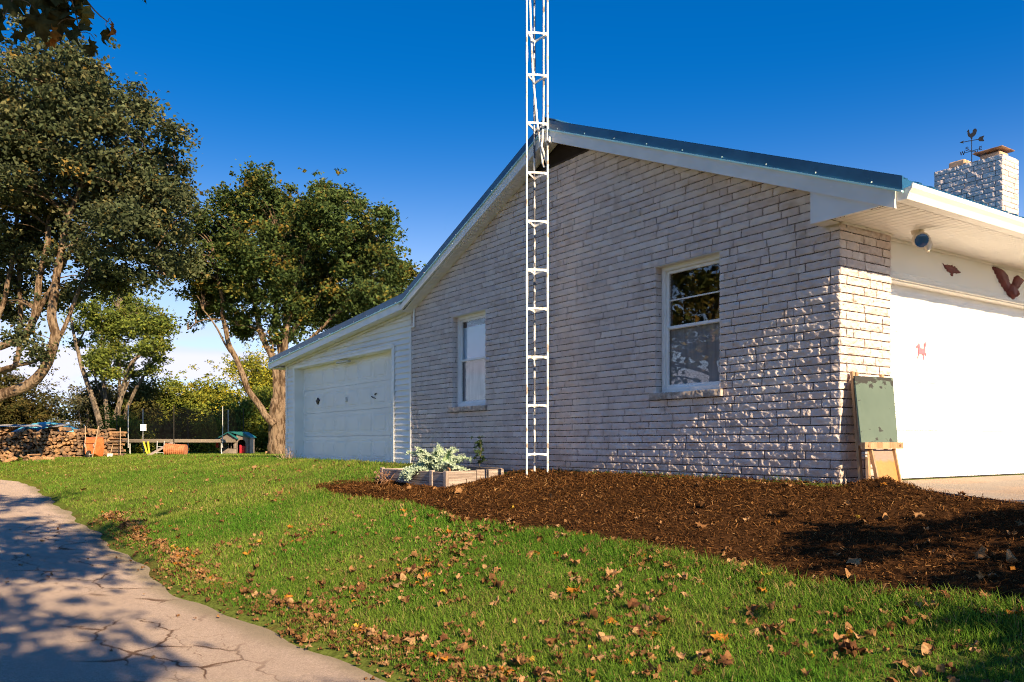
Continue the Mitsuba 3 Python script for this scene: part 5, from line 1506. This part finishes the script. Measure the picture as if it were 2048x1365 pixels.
shovel((-1.94, 29.5, .97), .52, .02, 'm_pine', 'm_tarp_pale', 'short pale-handled shovel standing against the woodpile right of the wheelbarrow')
shovel((-1.60, 29.35, .98), 1.18, -.08, 'm_tool_wood', 'm_log_3', 'tall dark shovel leaning on the right end of the woodpile')

# trampoline
TC = np.array([1.42, 33.08, 1.08])
TR = 2.5
TM = thing('trampoline', 'round trampoline with a tall black safety net behind the right end of the woodpile', 'trampoline')
g = np.linspace(0, 2 * np.pi, 49)


def ring(r, z):
    return frame(TC, np.stack([r * np.cos(g), r * np.sin(g), z + 0 * g], 1))


put('frame', MB().tube(ring(TR, .60), .03, 6, False), 'm_galv', TM, smooth=True)
put('pad', MB().add(np.vstack([ring(TR + .06, .53), ring(TR + .06, .65), ring(TR - .25, .67)]), np.vstack([np.stack([np.arange(48), np.arange(1, 49), np.arange(50, 98), np.arange(49, 97)], 1), np.stack([np.arange(49, 97), np.arange(50, 98), np.arange(99, 147), np.arange(98, 146)], 1)])), 'm_pad', TM)
put('mat', MB().add(np.vstack([ring(TR - .24, .655), [TC + [0, 0, .64]]]), np.stack([np.arange(48), np.arange(1, 49), np.full(48, 49)], 1)), 'm_dark', TM)
for i in range(8):
    a = i * 2 * np.pi / 8 + .27
    q = np.array([math.cos(a) * TR, math.sin(a) * TR])
    zf = float(zg(*at(TC, q[0], q[1], 0)[:2])) - TC[2]
    put('leg', MB().tube(frame(TC, [(q[0], q[1], .60), (q[0], q[1], zf + .12), (q[0] + .05, q[1] - .05, zf)]), .026, 7), 'm_galv', TM, smooth=True)
    put('net_pole', MB().tube(frame(TC, [(q[0] * 1.03, q[1] * 1.03, .3), (q[0] * 1.03, q[1] * 1.03, 2.05)]), .022, 7), 'm_galv' if i % 2 else 'm_dark', TM, smooth=True)
put('net', MB().add(np.vstack([ring(TR * .99, .62), ring(TR * .99, 1.95)]), np.stack([np.arange(48), np.arange(1, 49), np.arange(50, 98), np.arange(49, 97)], 1)), 'm_net', TM)
ld = MB()
for s in (0, .28):
    ld.tube(frame(TC, [(-.12 + s + .20, -2.62, .58), (-.02 + s + .25, -3.05, -.12)]), .02, 6)
for z_ in (.12, .36):
    ld.tube(frame(TC, [(.12 + .12 * (.58 - z_), -2.9 + .6 * (z_ - .12), z_), (.40 + .12 * (.58 - z_), -2.9 + .6 * (z_ - .12), z_)]), .018, 6)
put('ladder', ld, 'm_galv', TM)
one('white_card', MB().box((-.13, -.005, -.15), (.13, .005, .15)).get() if False else (frame(TC + [0, 0, 1.12], MB().box((-.62, -2.62, -.13), (-.37, -2.61, .15)).get()[0]), MB().box((-.62, -2.62, -.13), (-.37, -2.61, .15)).get()[1]), 'm_white_paint', 'small white card hanging on the trampoline net', 'sign')
YF = thing('yellow_stand', 'yellow splayed metal stand in front of the trampoline legs', 'stand')
for a, b in (((-.14, 0, .58), (.05, 0, -.02)), ((.02, .05, .58), (.07, .1, -.02))):
    put('leg', MB().obox(frame((-.42, 30.71, 1.07), a)[0], frame((-.42, 30.71, 1.07), b)[0], .06, .03, up=tuple(FWD)), 'm_yellow', YF)
one('plank', MB().obox((-.82, 28.56, 1.09), (.10, 28.7, 1.60), .22, .05), 'm_board_x', 'long brown plank leaning up over the orange ribbed drum', 'plank')
DR = thing('ribbed_drum', 'orange ribbed plastic drum lying tilted on the grass by the trampoline', 'drum')
n = 20
xx = np.repeat(np.linspace(-.36, .36, n), 2) + np.tile([-.008, .008], n)
rr = .205 + .012 * np.tile([1, 1, -1, -1], n // 2)
ax = np.stack([xx, 0 * xx, .235 - .06 * xx], 1)
put('shell', MB().tube(frame((-.05, 27.42, float(zg(-.05, 27.42)) - .02), ax[:, [0, 1, 2]]), rr, 18), 'm_terracotta', DR)
put('end_rim', MB().tube(frame((-.05, 27.42, float(zg(-.05, 27.42)) - .02), [(.362, 0, .213), (.375, 0, .212)]), .215, 18), 'm_terracotta', DR)

# playhouse
HZ = float(zg(3.36, 31.75)) - .02
PHC = np.array([3.36, 31.75, HZ])
PH = thing('playhouse', 'small beige toy playhouse with a teal roof and a red door near the maple trunk', 'playhouse')


def ph(P):
    return frame(PHC, P)


def pbox(a, b):
    v, f = MB().bevel(a, b, .02).get()
    return ph(v), f


PW = put('wall', MB().add(*pbox((-.52, -.42, 0), (.16, -.36, .26))).add(*pbox((-.52, -.42, .56), (.16, -.36, .66))).add(*pbox((-.52, -.421, .261), (-.42, -.361, .559))).add(*pbox((-.20, -.421, .261), (-.15, -.361, .559))).add(*pbox((.05, -.421, .261), (.16, -.361, .559))), 'm_beige', PH)
m = trimesh.creation.extrude_polygon(Polygon([(-.55, .66), (.2, .66), (-.17, .92)]), .06, engine='earcut')
put('gable', (ph(np.array(m.vertices)[:, [0, 2, 1]] + [0, -.425, 0]), np.array(m.faces)[:, ::-1]), 'm_beige', PH)
put('side_wall', MB().add(*pbox((-.58, -.35, 0), (-.53, .35, .74))).add(*pbox((.68, -.30, 0), (.73, .35, .78))), 'm_beige', PH)
m = trimesh.creation.extrude_polygon(Polygon([(.165, 0), (.20, 0), (.20, .5), (.24, .60), (.33, .65), (.43, .65), (.52, .60), (.56, .5), (.56, 0), (.68, 0), (.68, .78), (.42, .93), (.165, .93)]), .06, engine='earcut')
put('arch_wall', (ph(np.array(m.vertices)[:, [0, 2, 1]] + [0, -.36, 0]), np.array(m.faces)[:, ::-1]), 'm_beige', PH)
put('back_wall', MB().add(*pbox((-.5, .36, 0), (.7, .40, .8))), 'm_dark', PH)
put('roof', MB().hull(ph([(-.78, -.55, .62), (-.16, -.55, .98), (-.16, .5, 1.02), (-.78, .5, .66), (-.78, -.55, .58), (-.16, -.55, .94), (-.16, .5, .98), (-.78, .5, .62)])).hull(ph([(-.159, -.55, .98), (.26, -.55, .70), (.26, .5, .74), (-.159, .5, 1.02), (-.159, -.55, .94), (.26, -.55, .66), (-.159, .5, .98), (.26, .5, .7)])).hull(ph([(-.15, -.44, .985), (.42, -.44, .99), (.80, -.44, .75), (.80, .45, .75), (.42, .45, .99), (-.15, .45, .985), (.42, -.44, .95), (.80, -.44, .71)])), 'm_teal', PH)
put('door', MB().add(*pbox((.30, -.40, 0), (.40, -.365, .42))).add(*pbox((.42, -.345, 0), (.56, -.31, .38))), 'm_toy_red', PH)
put('shutter', MB().add(*pbox((-.72, -.40, .30), (-.60, -.34, .62))), 'm_toy_red', PH)
put('mullion', MB().add(*pbox((-.33, -.41, .261), (-.31, -.37, .559))).add(*pbox((-.06, -.41, .261), (-.04, -.37, .559))), 'm_beige', PH)
put('post', MB().add(*pbox((.66, -.62, 0), (.72, -.56, .42))), 'm_beige', PH)
for i, lb in enumerate(['short cut log on the ground left of the maple trunk', 'pale cut log leaning at the foot of the maple trunk', 'second short log on the ground between the playhouse and the maple']):
    c = np.array([[4.15, 29.35], [4.75, 28.5], [4.0, 29.6]][i])
    c = np.array([*c, float(zg(*c)) + .07])
    one('cut_log', log_mesh(c, [RIGHT, np.array([.3, .2, .9]), RIGHT][i] * 1., [FWD, RIGHT, FWD][i], [Z3, FWD, Z3][i], .085, [.42, .5, .36][i]), f'm_log_{[1, 0, 1][i]}', lb, 'log')
